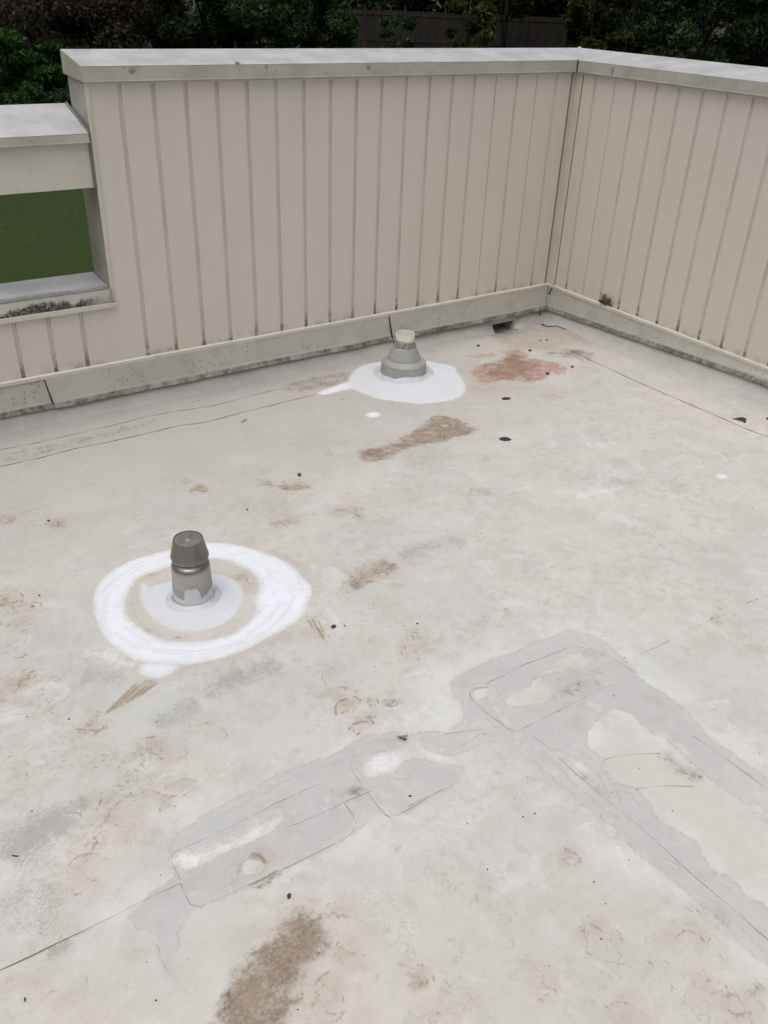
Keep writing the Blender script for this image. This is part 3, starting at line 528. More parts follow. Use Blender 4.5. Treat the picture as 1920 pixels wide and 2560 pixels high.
# wrinkles, boot scuffs and tide lines (brown arcs)
ARC = [('c5', [(1455, 1020), (1445, 985), (1465, 955), (1510, 948)], .008, .9), ('c5', [(1500, 1085), (1520, 1060), (1600, 1042)], .008, .9), ('c5', [(1398, 850), (1405, 810), (1450, 800)], .005, .5), ('c5', [(1390, 930), (1440, 935), (1500, 905)], .005, .5),
    ('c5', [(0, 190), (40, 185), (70, 170)], .007, .9), ('c5', [(250, 175), (255, 190), (250, 205)], .006, 1.2), ('c5', [(80, 150), (130, 150)], .005, .5), ('c5', [(1110, 10), (1150, 25), (1210, 28), (1260, 45), (1310, 30), (1360, 15)], .007, .9),
    ('c5', [(840, 35), (860, 48), (900, 55)], .006, .9), ('c5', [(1385, 80), (1410, 100), (1440, 105)], .004, .7), ('c5', [(1430, 140), (1490, 125), (1520, 145), (1560, 160), (1500, 165)], .006, .9),
    ('c5', [(1190, 180), (1220, 185), (1245, 210)], .005, .9), ('c5', [(1230, 170), (1260, 185), (1300, 180)], .005, .8), ('c5', [(440, 1020), (530, 940), (610, 870)], .007, .8), ('c5', [(600, 940), (640, 905), (690, 870)], .006, .7), ('c5', [(560, 950), (600, 915), (650, 875)], .005, .5), ('c5', [(340, 1075), (380, 1078), (430, 1085)], .007, .8),
    ('c5', [(1340, 600), (1380, 640), (1400, 690)], .006, .8), ('c5', [(1320, 600), (1370, 665), (1430, 720)], .005, .5), ('c5', [(60, 765), (100, 770), (110, 750), (125, 755)], .004, 1.3), ('c5', [(1040, 1030), (1100, 1005)], .004, .8), ('c5', [(1340, 720), (1240, 700), (1260, 670)], .003, .2),
    ('c5', [(1010, 420), (1030, 405), (1060, 410), (1075, 430), (1060, 445)], .004, .8), ('c5', [(0, 520), (30, 510), (20, 540)], .008, .7), ('c5', [(60, 640), (100, 610), (130, 600)], .006, .6), ('c5', [(80, 540), (130, 545)], .006, .5), ('c5', [(30, 880), (60, 890), (90, 870), (130, 850)], .006, .7), ('c5', [(0, 940), (30, 930), (20, 970)], .006, .5),
    ('c6', [(355, 60), (400, 68), (430, 65), (470, 70), (495, 60)], .005, .7), ('c6', [(365, 40), (390, 30)], .004, .5), ('c6', [(115, 650), (120, 680), (135, 690)], .004, .8), ('c6', [(90, 700), (95, 750), (105, 762)], .006, .6), ('c6', [(450, 600), (520, 620)], .004, .6), ('c6', [(340, 680), (430, 718)], .004, .4), ('c6', [(100, 770), (220, 772)], .004, .3), ('c6', [(0, 170), (90, 175)], .005, .5), ('c6', [(20, 200), (60, 180)], .004, .6), ('c6', [(0, 965), (60, 975)], .005, .9),
    ('c7', [(480, 90), (520, 115), (600, 100), (560, 60), (500, 50)], .004, .45), ('c7', [(120, 190), (150, 215), (190, 225), (210, 200)], .004, .5), ('c7', [(230, 260), (220, 240), (240, 220)], .004, .35), ('c7', [(895, 130), (900, 155), (950, 160), (1000, 135)], .004, .5), ('c7', [(730, 200), (790, 195), (810, 225), (770, 250), (740, 225)], .004, .6), ('c7', [(690, 260), (720, 300), (760, 310)], .005, .7), ('c7', [(440, 300), (470, 280), (460, 260), (520, 250)], .005, .6),
    ('c7', [(290, 565), (320, 525), (370, 505), (440, 510)], .006, .8), ('c7', [(370, 480), (380, 460), (440, 470), (480, 460)], .005, .7), ('c7', [(600, 240), (650, 225), (690, 260)], .006, .6), ('c7', [(430, 420), (450, 370), (490, 345)], .005, .5), ('c7', [(320, 330), (345, 340), (358, 355)], .003, .9), ('c7', [(660, 40), (650, 70), (690, 90), (700, 110)], .005, .7), ('c7', [(540, 180), (560, 190), (545, 200)], .006, .9), ('c7', [(500, 205), (530, 212)], .006, 1), ('c7', [(250, 890), (262, 870), (268, 855)], .003, .7),
    ('c7', [(1070, 650), (1150, 610), (1210, 580)], .006, 1.2), ('c7', [(1080, 505), (1120, 520), (1150, 558)], .010, .9), ('c7', [(1035, 600), (1040, 560), (1060, 535)], .003, .6), ('c7', [(1095, 870), (1090, 920), (1110, 960)], .005, .35), ('c7', [(1430, 740), (1435, 780), (1450, 760), (1460, 790), (1475, 765), (1490, 785), (1520, 770)], .005, .7), ('c7', [(1470, 900), (1500, 930), (1550, 940)], .006, .6), ('c7', [(1490, 860), (1540, 870)], .005, .4), ('c7', [(1370, 1100), (1380, 1140), (1420, 1160), (1480, 1110)], .006, .4), ('c7', [(1400, 1180), (1440, 1205), (1490, 1185)], .008, .6), ('c7', [(1500, 1000), (1540, 980), (1530, 1020)], .004, .45),
    ('c7', [(40, 1060), (90, 1020), (200, 1020)], .006, .35), ('c7', [(140, 1180), (220, 1120), (300, 1070)], .008, .4), ('c7', [(100, 1220), (160, 1170)], .008, .35), ('c7', [(880, 810), (900, 860)], .003, .3), ('c7', [(660, 860), (690, 940), (738, 1040)], .003, .6), ('c7', [(515, 730), (520, 690), (515, 660)], .003, .5), ('c7', [(0, 60), (60, 130), (100, 160)], .003, .3),
    ('c8', [(765, 510), (790, 502), (810, 515), (840, 520), (850, 545), (820, 565), (780, 555), (765, 530)], .005, .8), ('c8', [(770, 525), (800, 530), (830, 545)], .004, .6), ('c8', [(730, 590), (750, 620), (830, 640), (900, 650)], .004, .35), ('c8', [(905, 575), (900, 600)], .004, .4), ('c8', [(430, 645), (470, 650), (500, 670)], .004, .6), ('c8', [(400, 690), (410, 710)], .009, .4), ('c8', [(40, 500), (60, 480)], .009, .5),
    ('c8', [(870, 790), (858, 840), (880, 900), (865, 930), (900, 955)], .004, .7), ('c8', [(900, 960), (960, 985), (1020, 998), (1030, 975)], .004, .6), ('c8', [(870, 930), (905, 950)], .005, .9), ('c8', [(890, 800), (960, 780)], .003, .3), ('c8', [(1000, 900), (1050, 880)], .003, .4), ('c8', [(890, 860), (910, 880)], .009, .4),
    ('c8', [(1230, 895), (1270, 865), (1310, 845), (1350, 862), (1380, 880), (1400, 930)], .006, .7), ('c8', [(1440, 930), (1470, 990), (1510, 1018)], .007, .5), ('c8', [(1085, 980), (1120, 955), (1175, 948)], .004, .4), ('c8', [(1150, 1040), (1150, 1080), (1200, 1102), (1245, 1080), (1235, 1030), (1190, 1020)], .004, .4), ('c8', [(1290, 1080), (1280, 1120), (1310, 1165)], .004, .4), ('c8', [(1395, 1040), (1390, 1080), (1410, 1050)], .003, .6),
    ('c8', [(950, 1200), (970, 1160), (1030, 1148), (1100, 1180), (1150, 1225)], .006, .6), ('c8', [(760, 1025), (830, 1020), (900, 1045), (945, 1090)], .004, .45), ('c8', [(670, 1050), (700, 1080), (740, 1100)], .006, .55), ('c8', [(55, 985), (100, 995), (155, 1020)], .005, .6), ('c8', [(130, 1030), (170, 1050), (150, 1080)], .005, .6), ('c8', [(265, 1055), (285, 1090), (300, 1070)], .005, .7), ('c8', [(365, 1110), (390, 1130), (400, 1165)], .004, .6), ('c8', [(490, 800), (530, 788), (552, 805)], .004, .5), ('c8', [(1475, 1180), (1520, 1215), (1580, 1200), (1600, 1215)], .006, .8), ('c8', [(180, 1190), (290, 1195)], .009, .4),
    ('c8', [(440, 195), (500, 200), (550, 240), (570, 285)], .004, .45), ('c8', [(490, 205), (530, 215)], .008, .35), ('c8', [(1345, 740), (1365, 765)], .006, .6), ('c8', [(1380, 820), (1450, 815)], .005, .4), ('c4', [(690, 680), (770, 688)], .005, .6), ('c4', [(720, 670), (815, 655)], .004, .5), ('c4', [(620, 780), (680, 775)], .004, .3),
    ('c4', [(1100, 910), (1140, 918)], .006, .5), ('c4', [(160, 780), (260, 760)], .004, .5), ('c4', [(100, 850), (200, 800), (260, 830), (200, 870)], .006, 1.2), ('c4', [(205, 780), (240, 800), (220, 830), (170, 860)], .006, 1.2), ('c4', [(140, 870), (180, 850), (210, 870)], .006, 1.1), ('c4', [(250, 800), (240, 840), (290, 820)], .005, .7),
    ('z4', [(-20, 690), (40, 710), (100, 700), (190, 690), (240, 730), (320, 780), (420, 800)], .004, .5), ('z4', [(600, 500), (640, 540), (720, 570)], .005, .5), ('z4', [(-200, 850), (0, 800), (60, 790)], .005, .4), ('c3', [(780, 1040), (830, 1050)], .006, .7), ('c3', [(835, 1070), (870, 1085), (900, 1080)], .006, .9), ('c3', [(1100, 1050), (1150, 1060), (1200, 1055), (1260, 1075), (1310, 1050)], .006, .9),
    ('c3', [(440, 790), (520, 770), (600, 760)], .006, .5), ('c3', [(1110, 980), (1160, 990)], .005, .3), ('c3', [(80, 980), (160, 965)], .006, .5), ('c3', [(250, 1000), (330, 990)], .006, .2)]
for n, p, wd, st in ARC: line_add('scuff', PL(n, p), max(.0022, wd*.55), st)
r_ = random.Random(3)
for i in range(150):                                   # many more faint boot and rub marks
    cx, cy = r_.uniform(-4.8, -.8), r_.uniform(-4.3, -.6); rad = r_.uniform(.012, .055); a0 = r_.uniform(0, 6.28); span = r_.uniform(.8, 3.2); el = r_.uniform(.5, 1)
    ro = r_.uniform(0, 3); st = r_.uniform(.12, .3)
    if (cx > -2.2 and cy > -2.6 and r_.random() < .7): continue
    pts = []
    for k in range(6):
        a = a0+span*k/5; u, v_ = rad*math.cos(a), rad*el*math.sin(a); pts.append((cx+u*math.cos(ro)-v_*math.sin(ro), cy+u*math.sin(ro)+v_*math.cos(ro)))
    line_add('scuff', pts, r_.uniform(.0018, .003), st)

for n, p, st, e in [('c5', [(-100, 380), (200, 400), (400, 700), (700, 900), (900, 1000), (900, 1200), (-100, 1200)], 1, .2), ('c7', [(-100, -50), (900, -50), (800, 300), (500, 500), (300, 700), (350, 900), (-100, 1000)], 1, .2),
    ('c5', [(1380, 380), (1659, 340), (1800, 500), (1800, 1000), (1500, 1106), (1350, 1000)], .9, .15), ('c5', [(950, -60), (1659, 0), (1659, 260), (1150, 260), (950, 80)], .9, .15), ('c5', [(-50, 60), (350, 100), (400, 260), (-50, 320)], .8, .15),
    ('c7', [(1300, 660), (1800, 660), (1800, 1400), (1300, 1400)], .9, .15), ('c8', [(-50, 560), (600, 620), (900, 700), (1300, 760), (1800, 1050), (1800, 1400), (-50, 1400)], .85, .2), ('c8', [(650, 430), (950, 430), (950, 700), (650, 700)], .8, .1),
    ('c7', [(-100, 980), (500, 950), (600, 1400), (-100, 1400)], .8, .2), ('c6', [(300, 520), (600, 560), (600, 640), (300, 720)], .5, .1), ('c4', [(-100, 720), (450, 720), (450, 1000), (-100, 1000)], .8, .1), ('c6', [(520, 760), (1000, 760), (1000, 960), (520, 960)], .9, .08), ('c4', [(600, 320), (1000, 420), (900, 520), (500, 480)], .8, .08), ('c7', [(950, 350), (1250, 300), (1250, 620), (1000, 640)], .8, .06),
    ('c6', [(1400, 500), (1700, 420), (1700, 900), (1450, 700)], .5, .15), ('c3', [(0, 850), (800, 720), (1300, 600), (1300, 680), (600, 840), (0, 960)], .6, .08)]:
    soft_add('wear', PL(n, p), st, e)
soft_add('thin', DISK, 1., .03); soft_add('thin', PVCB, .85, .05); soft_add('thin', PL('c5', [(560, 775), (780, 795), (760, 825), (690, 858), (600, 838)]), .35, .03)
cR = np.mean(np.array(RING_O), 0)
for k in range(70):                                     # brush strokes run round the rings and round the pipe boot
    big = k < 48; cxx, cyy = (cR if big else np.mean(np.array(PVCB), 0)); rad = r_.uniform(.12, .37) if big else r_.uniform(.16, .34); a0 = r_.uniform(0, 6.28); sp_ = r_.uniform(.3, 1.1)
    line_add('stroke', [(cxx+rad*math.cos(a0+sp_*j/6)*(1+.03*j*r_.uniform(-.3, .3)), cyy+rad*math.sin(a0+sp_*j/6)) for j in range(7)], r_.uniform(.0035, .008), r_.uniform(.3, .9), smooth=1)
def mark(cx, cy, r, st, k=9, tan=.5):
    """one boot scuff: a tan rub with broken curved wrinkles in it"""
    A = field('tan', 0); s_ = sub([(cx, cy)], r*2.4); ro = r_.uniform(0, 3.14); ux_, uy_ = math.cos(ro), math.sin(ro)
    dx, dy = XW[s_]-cx, YW[s_]-cy; q_ = ((dx*ux_+dy*uy_)/(r*1.15))**2+((dy*ux_-dx*uy_)/(r*.7))**2
    A[s_] = np.maximum(A[s_], tan*st*np.exp(-q_**1.4)*(.35+1.3*vnoise(X[s_], Y[s_], 30, 4, 3)))
    Z_bumps.append((cx, cy, r, r_.uniform(-.003, .004)))
    for j in range(k):
        a0 = r_.uniform(0, 6.28); span = r_.uniform(.3, 1.5); rad = r*r_.uniform(.25, 1.05); ph = r_.uniform(0, 6); pts = []
        ox, oy = cx+r_.gauss(0, r*.18), cy+r_.gauss(0, r*.18)
        for i in range(8):
            a = a0+span*i/7; rr = rad*(1+.07*math.sin(i*2.3+ph)); u, v_ = rr*math.cos(a)*1.15, rr*math.sin(a)*.75; pts.append((ox+u*ux_-v_*uy_, oy+u*uy_+v_*ux_))
        line_add('scuff', pts, r_.uniform(.0016, .0032), st*r_.uniform(.35, 1.), smooth=1)
    if r_.random() < .35:                               # tread ribs
        bx, by = cx+r_.gauss(0, r*.5), cy+r_.gauss(0, r*.5); a = r_.uniform(0, 3.14); sp2 = r_.uniform(.006, .009); ln = r*r_.uniform(.25, .5)
        for j in range(r_.randint(4, 8)):
            mx_, my_ = bx+math.cos(a)*sp2*j, by+math.sin(a)*sp2*j; line_add('scuff', [(mx_-math.sin(a)*ln, my_+math.cos(a)*ln), (mx_+math.cos(a)*.004, my_), (mx_+math.sin(a)*ln, my_-math.cos(a)*ln)], .0016, st*.6, smooth=1)
Z_bumps = []
for n, x, y, r, st in [('c5', 20, 180, .05, 1), ('c5', 250, 180, .05, .8), ('c5', 100, 145, .03, .5), ('c5', 860, 40, .04, .9), ('c5', 800, 5, .03, .7), ('c5', 1150, 15, .03, .8), ('c5', 1280, 25, .055, 1.1), ('c5', 1230, 185, .05, .9), ('c5', 1490, 140, .06, .9), ('c5', 1540, 158, .03, .9), ('c5', 835, 165, .03, .5), ('c5', 1020, 118, .05, .4), ('c5', 400, 150, .06, .35), ('c5', 600, 150, .06, .3),
    ('c5', 40, 510, .06, 1), ('c5', 110, 540, .05, .8), ('c5', 90, 620, .06, .7), ('c5', 60, 870, .06, .9), ('c5', 120, 850, .03, .9), ('c5', 20, 960, .05, .6), ('c5', 380, 1075, .035, 1.1), ('c5', 440, 1075, .04, .5), ('c5', 900, 1080, .05, .6), ('c5', 1430, 830, .045, .55), ('c5', 1450, 915, .045, .8), ('c5', 1500, 975, .04, 1.), ('c5', 1560, 1060, .04, 1.), ('c5', 1600, 960, .02, .9), ('c5', 1590, 300, .05, .5), ('c5', 1600, 400, .07, 1), ('c5', 1480, 500, .04, .4), ('c5', 1050, 420, .03, .9), ('c5', 1085, 480, .025, .5),
    ('c5', 640, 400, .03, .8), ('c5', 1080, 700, .05, .25), ('c5', 1570, 690, .06, .3), ('c6', 420, 45, .045, .8), ('c6', 370, 55, .03, .7), ('c6', 30, 180, .06, .6), ('c6', 120, 680, .03, .8), ('c6', 110, 745, .05, .7), ('c6', 180, 700, .07, .4), ('c6', 380, 640, .05, .5), ('c6', 400, 700, .06, .4), ('c6', 30, 560, .08, .4), ('c6', 530, 570, .02, .8), ('c6', 60, 450, .03, .7), ('c6', 780, 825, .04, .5), ('c6', 1430, 600, .03, .8), ('c6', 1440, 550, .015, .9), ('c6', 1380, 720, .06, .3), ('c6', 910, 745, .03, .5), ('c6', 800, 1030, .05, .35), ('c6', 1170, 960, .04, .35), ('c6', 40, 960, .025, .9),
    ('c7', 60, 150, .07, .6), ('c7', 170, 200, .07, .6), ('c7', 520, 95, .08, .7), ('c7', 680, 60, .06, 1.), ('c7', 780, 100, .06, .5), ('c7', 560, 170, .05, .8), ('c7', 420, 20, .07, .7), ('c7', 650, 250, .09, .7), ('c7', 780, 225, .05, .9), ('c7', 730, 300, .03, .9), ('c7', 470, 280, .06, .9), ('c7', 520, 370, .09, .8), ('c7', 360, 540, .07, .9), ('c7', 430, 470, .05, .8), ('c7', 370, 295, .03, .9), ('c7', 340, 440, .05, .6), ('c7', 620, 410, .06, .5), ('c7', 300, 690, .08, .35), ('c7', 140, 370, .05, .6), ('c7', 950, 140, .06, .45), ('c7', 510, 660, .03, .5), ('c7', 380, 690, .05, .4),
    ('c7', 1110, 540, .05, .7), ('c7', 1050, 590, .04, .5), ('c7', 1470, 765, .035, 1.), ('c7', 1510, 925, .04, .9), ('c7', 1410, 1130, .06, .9), ('c7', 1450, 1190, .05, 1.), ('c7', 1530, 1010, .05, .6), ('c7', 1560, 1200, .06, .6), ('c7', 610, 940, .03, .6), ('c7', 150, 1060, .09, .6), ('c7', 200, 1170, .08, .6), ('c7', 60, 1190, .08, .5), ('c7', 1380, 1060, .03, .8), ('c7', 850, 1180, .05, .2), ('c7', 1340, 930, .03, .6), ('c7', 1560, 800, .05, .4),
    ('c8', 800, 535, .035, 1.2), ('c8', 810, 620, .06, .45), ('c8', 460, 680, .045, .8), ('c8', 520, 800, .03, .6), ('c8', 400, 690, .015, 1), ('c8', 50, 490, .015, .8), ('c8', 930, 870, .08, 1.), ('c8', 890, 870, .03, .9), ('c8', 990, 960, .05, .8), ('c8', 1310, 880, .08, .8), ('c8', 1460, 950, .04, .9), ('c8', 1195, 1060, .05, .8), ('c8', 1120, 1000, .06, .5), ('c8', 1400, 1120, .08, .9), ('c8', 1520, 1200, .05, 1.1), ('c8', 1620, 1180, .05, .7), ('c8', 150, 1050, .035, 1.2), ('c8', 90, 990, .03, .8), ('c8', 280, 1075, .03, .9), ('c8', 200, 1180, .05, .8), ('c8', 370, 1140, .04, .8), ('c8', 700, 1090, .05, 1.), ('c8', 860, 1060, .08, .7), ('c8', 1050, 1190, .07, .7), ('c8', 290, 1190, .03, 1.), ('c8', 1360, 750, .03, 1.), ('c8', 1430, 800, .04, .7), ('c8', 1390, 600, .02, .8), ('c8', 510, 220, .05, .45), ('c8', 310, 960, .012, .9), ('c8', 290, 895, .01, .9), ('c8', 350, 560, .05, .35), ('c8', 240, 620, .04, .4), ('c8', 760, 970, .015, .8), ('c8', 1600, 1090, .05, .6), ('c8', 1120, 770, .05, .3), ('c8', 630, 1000, .03, .5),
    ('c4', 730, 675, .05, .7), ('c4', 250, 780, .05, .9), ('c4', 180, 850, .05, 1.), ('c4', 100, 860, .04, .8), ('c4', 1120, 912, .02, .8), ('c4', 460, 945, .03, .6), ('c4', 620, 780, .05, .3), ('c3', 850, 1075, .035, 1.), ('c3', 800, 1045, .03, .7), ('c3', 1250, 1060, .05, 1.), ('c3', 1150, 1050, .03, .9), ('c3', 130, 970, .04, .6), ('c3', 1420, 930, .02, .7), ('c3', 660, 790, .05, .3)]:
    cx, cy = fl(n, x, y); mark(cx, cy, r, st*(.75 if n == 'c8' else .95 if n == 'c7' else 1.45), int(6+r*60))
for i in range(60):
    cx, cy = fl('D', r_.uniform(-60, 760), r_.uniform(1080, 2250)); mark(cx, cy, r_.uniform(.02, .07), r_.uniform(.2, .5))
for i in range(22):
    cx, cy = fl('D', r_.uniform(760, 1700), r_.uniform(1950, 2260)); mark(cx, cy, r_.uniform(.02, .06), r_.uniform(.2, .45))
for i in range(16):
    cx, cy = fl('D', r_.uniform(700, 1700), r_.uniform(900, 1350)); mark(cx, cy, r_.uniform(.02, .05), r_.uniform(.12, .3))
for a, b_, st in [((600, 860), (440, 1015), 1.1), ((620, 870), (470, 1000), .8), ((640, 880), (530, 965), .9), ((660, 880), (560, 950), .8), ((690, 866), (600, 930), 1.), ((610, 858), (680, 872), .7), ((1325, 600), (1350, 640), .9), ((1340, 590), (1400, 695), 1.), ((1370, 600), (1395, 660), .7), ((1320, 560), (1320, 620), .5)]:
    line_add('scuff', PL('c5', [a, ((a[0]+b_[0])/2+3, (a[1]+b_[1])/2), b_]), .004, st, smooth=1)
soft_add('tan', PL('c5', [(440, 1015), (600, 850), (690, 862), (620, 915), (530, 970)]), .8, .012); soft_add('tan', PL('c5', [(1310, 590), (1370, 590), (1410, 690), (1390, 680), (1330, 650)]), .6, .02)
soft_add('tan', PL('c5', [(1180, 300), (1300, 350), (1350, 400), (1330, 410), (1270, 360), (1150, 310)]), .7, .02); soft_add('tan', PL('c5', [(780, 800), (900, 790), (1060, 740), (1240, 650), (1280, 640), (1250, 690), (1060, 760), (860, 810), (740, 850)]), .5, .04)
for p, st, e in [([(210, 680), (420, 640), (700, 600), (1000, 640), (1120, 770), (900, 860), (500, 830), (280, 800)], .7, .06), ([(740, 590), (1020, 615), (1310, 790), (1260, 800), (1000, 680), (780, 620)], .9, .03), ([(-100, 960), (120, 970), (100, 1240), (-60, 1240)], .5, .05), ([(0, 1240), (400, 1230), (700, 1260), (300, 1330), (0, 1320)], .5, .06), ([(640, 470), (760, 420), (820, 470), (720, 590), (620, 540)], .6, .04)]: soft_add('tan', PL('z4', p), st, e)
for p, wd_, st in [([(-20, 690), (30, 715), (60, 770), (90, 800)], .003, .6), ([(600, 480), (640, 540), (720, 575)], .003, .7), ([(300, 850), (350, 880), (420, 900)], .005, .8), ([(200, 700), (260, 755), (350, 790), (480, 810)], .003, .6), ([(1110, 770), (1060, 800)], .003, .6), ([(850, 790), (900, 800), (970, 830)], .003, .8), ([(0, 1270), (120, 1290), (300, 1330), (420, 1397)], .004, .4), ([(1000, 1330), (1080, 1320)], .004, .7), ([(700, 900), (800, 910), (950, 925), (1150, 940)], .004, .8), ([(30, 1000), (150, 980), (260, 960)], .004, .5), ([(800, 600), (880, 605), (960, 620), (1020, 632)], .007, 1.)]: line_add('scuff', PL('z4', p), wd_, st)
soft_add('pale', PL('z4', [(430, 480), (560, 440), (620, 520), (560, 600), (470, 640), (420, 560)]), .7, .03); soft_add('pale', PL('z4', [(860, 1150), (1040, 1130), (1000, 1290), (860, 1250)]), .5, .04); soft_add('pale', PL('z4', [(280, 930), (350, 940), (200, 1000), (0, 1020), (0, 980)]), .6, .02)
line_add('dark', PL('z4', [(210, 680), (330, 700), (420, 740)]), .04, .9); line_add('dark', PL('z4', [(780, 440), (900, 500), (1000, 530)]), .03, .6); line_add('dark', PL('z4', [(440, 660), (560, 720)]), .03, .5)
soft_add('dark', PL('c3', [(-60, 780), (240, 740), (600, 640), (900, 590), (900, 640), (640, 700), (240, 800), (-60, 850)]), .42, .06); soft_add('dark', PL('z7', [(930, 620), (1060, 650), (1200, 680), (1300, 720), (1200, 760), (1000, 730)]), .55, .03)
for cx_, cy_, rx_, st in [(235, 775, 28, 1.), (215, 800, 20, .9), (180, 850, 24, 1.), (150, 870, 18, .8), (260, 800, 22, .8), (100, 870, 18, .7), (20, 918, 10, 1.), (320, 800, 18, .5)]:
    soft_add('pale', PL('c4', [(cx_+rx_*math.cos(a)*1.2, cy_+rx_*.42*math.sin(a)) for a in np.linspace(0, 5.5, 7)]), .85*st, .012)
    for q_ in (.55, .85, 1.1): line_add('scuff', PL('c4', [(cx_+rx_*q_*math.cos(a+q_*3)*1.2, cy_+rx_*q_*.42*math.sin(a+q_*3)) for a in np.linspace(0, 3.6, 7)]), .0035, 1.3*st, smooth=1)
# heights
FX = lambda x: np.exp(-x*x)
HOLE = (-.462, -.298)
pl = A0-SLP*Y
wall_d = np.minimum(-X, -Y)
def upturn(d):                                         # cove against the walls
    t = np.clip((.085-d)/.075, 0, 1); return .115*t**2.4
inhole = 1/(1+np.exp(-(X-(HOLE[0]-.004))/.005))*(1/(1+np.exp((X-(HOLE[1]+.004))/.005)))
uy = upturn(-Y)*(1-inhole); ux = upturn(-X)
Z = pl+np.maximum(uy, ux)
Z -= .042*np.exp(-(((X+.38)/.19)**2+((Y+.02)/.14)**2))   # sump at the scupper
Z += .0035*(vnoise(X, Y, 2.2, 1)-.5)+.0010*(vnoise(X, Y, 16, 2)-.5)
Z += .009*np.exp(-((X+.62)/.10)**2-((Y+.16)/.05)**2)+.008*np.exp(-((X+.12)/.12)**2-((Y+.2)/.07)**2)*np.sin(X*40)
Z += .0012*np.clip(field('white')/.006+.5, 0, 1)
Z += .0012*np.clip(field('grey')/.006+.5, 0, 1)*.5
sc_ = field('scuff', 0); Z -= .0022*np.minimum(sc_, 1)
def bump_at(n, x, y, r, h):
    cx, cy = fl(n, x, y); s_ = sub([(cx, cy)], r*3); Z[s_] += h*np.exp(-((X[s_]-cx)**2+(Y[s_]-cy)**2)/r**2)
for a in [('c5', 1500, 980, .035, .006), ('c5', 1560, 1062, .03, .004), ('c5', 30, 165, .04, .005), ('c5', 1500, 150, .05, .004), ('c5', 1040, 430, .03, .005), ('c5', 1085, 480, .03, .005), ('c5', 1190, 480, .05, .004), ('c8', 805, 535, .03, .006), ('c7', 1110, 535, .03, .004), ('c8', 1310, 900, .06, .004), ('c8', 950, 890, .08, .003), ('c7', 500, 390, .07, .003), ('c5', 1430, 830, .04, .003), ('c5', 1440, 910, .04, .003), ('c6', 780, 820, .04, .003), ('c4', 250, 775, .05, .006), ('c4', 180, 850, .05, .005)]: bump_at(*a)
for cx, cy, r, h in Z_bumps: s_ = sub([(cx, cy)], r*3); Z[s_] += h*np.exp(-((X[s_]-cx)**2+(Y[s_]-cy)**2)/r**2)
def polyridge(pts, wd, h):
    pts = smooth_line(pts, 1); s_ = sub(pts, wd*3); d, t = segdist(X[s_], Y[s_], pts, False); Z[s_] += h*np.exp(-(d/wd)**2)
for p, wd_, h_ in [([(-20, 690), (30, 715), (60, 770), (90, 800)], .012, .004), ([(200, 690), (260, 750), (350, 790), (480, 800)], .012, .004), ([(600, 480), (640, 540), (720, 580), (760, 600)], .014, .006), ([(820, 590), (950, 620), (1080, 660), (1200, 720), (1300, 790)], .016, .006), ([(560, 790), (750, 800), (950, 810), (1110, 770)], .018, .004), ([(560, 470), (560, 560), (480, 640), (430, 700)], .018, .005), ([(260, 870), (420, 850), (640, 870), (900, 900), (1100, 930)], .016, .003)]: polyridge(PL('z4', p), wd_, h_)
LA = PL('c3', [(-500, 1015), (0, 910), (150, 880), (330, 840), (500, 800), (700, 750), (860, 730), (1000, 700), (1100, 670), (1230, 640)])
LB = PL('c3', [(-500, 1095), (0, 982), (130, 955), (300, 910), (420, 885), (640, 838), (760, 805), (870, 795), (1000, 760), (1120, 730), (1240, 700), (1362, 671)])
LC = PL('c4', [(800, 478), (850, 500), (905, 528), (1000, 570), (1100, 618), (1200, 660), (1300, 703), (1400, 745), (1500, 790), (1600, 832), (1659, 853), (2100, 1035)])
def extend(a, b_, ln):
    d = np.array(a)-np.array(b_); d /= np.linalg.norm(d); return tuple(np.array(a)+d*ln)
LA.insert(0, extend(LA[0], LA[2], 3.5)); LB.insert(0, extend(LB[0], LB[2], 3.5)); LC.append(extend(LC[-1], LC[-4], 4.5))
for L in (LA, LB, LC): polyridge(L, .014, .0022)

def Hz(x, y):
    i = int(np.clip(np.searchsorted(xs, x)-1, 0, NX-2)); j = int(np.clip(np.searchsorted(ys, y)-1, 0, NY-2))
    u = (x-xs[i])/(xs[i+1]-xs[i]); v_ = (y-ys[j])/(ys[j+1]-ys[j])
    return float((Z[j, i]*(1-u)+Z[j, i+1]*u)*(1-v_)+(Z[j+1, i]*(1-u)+Z[j+1, i+1]*u)*v_)

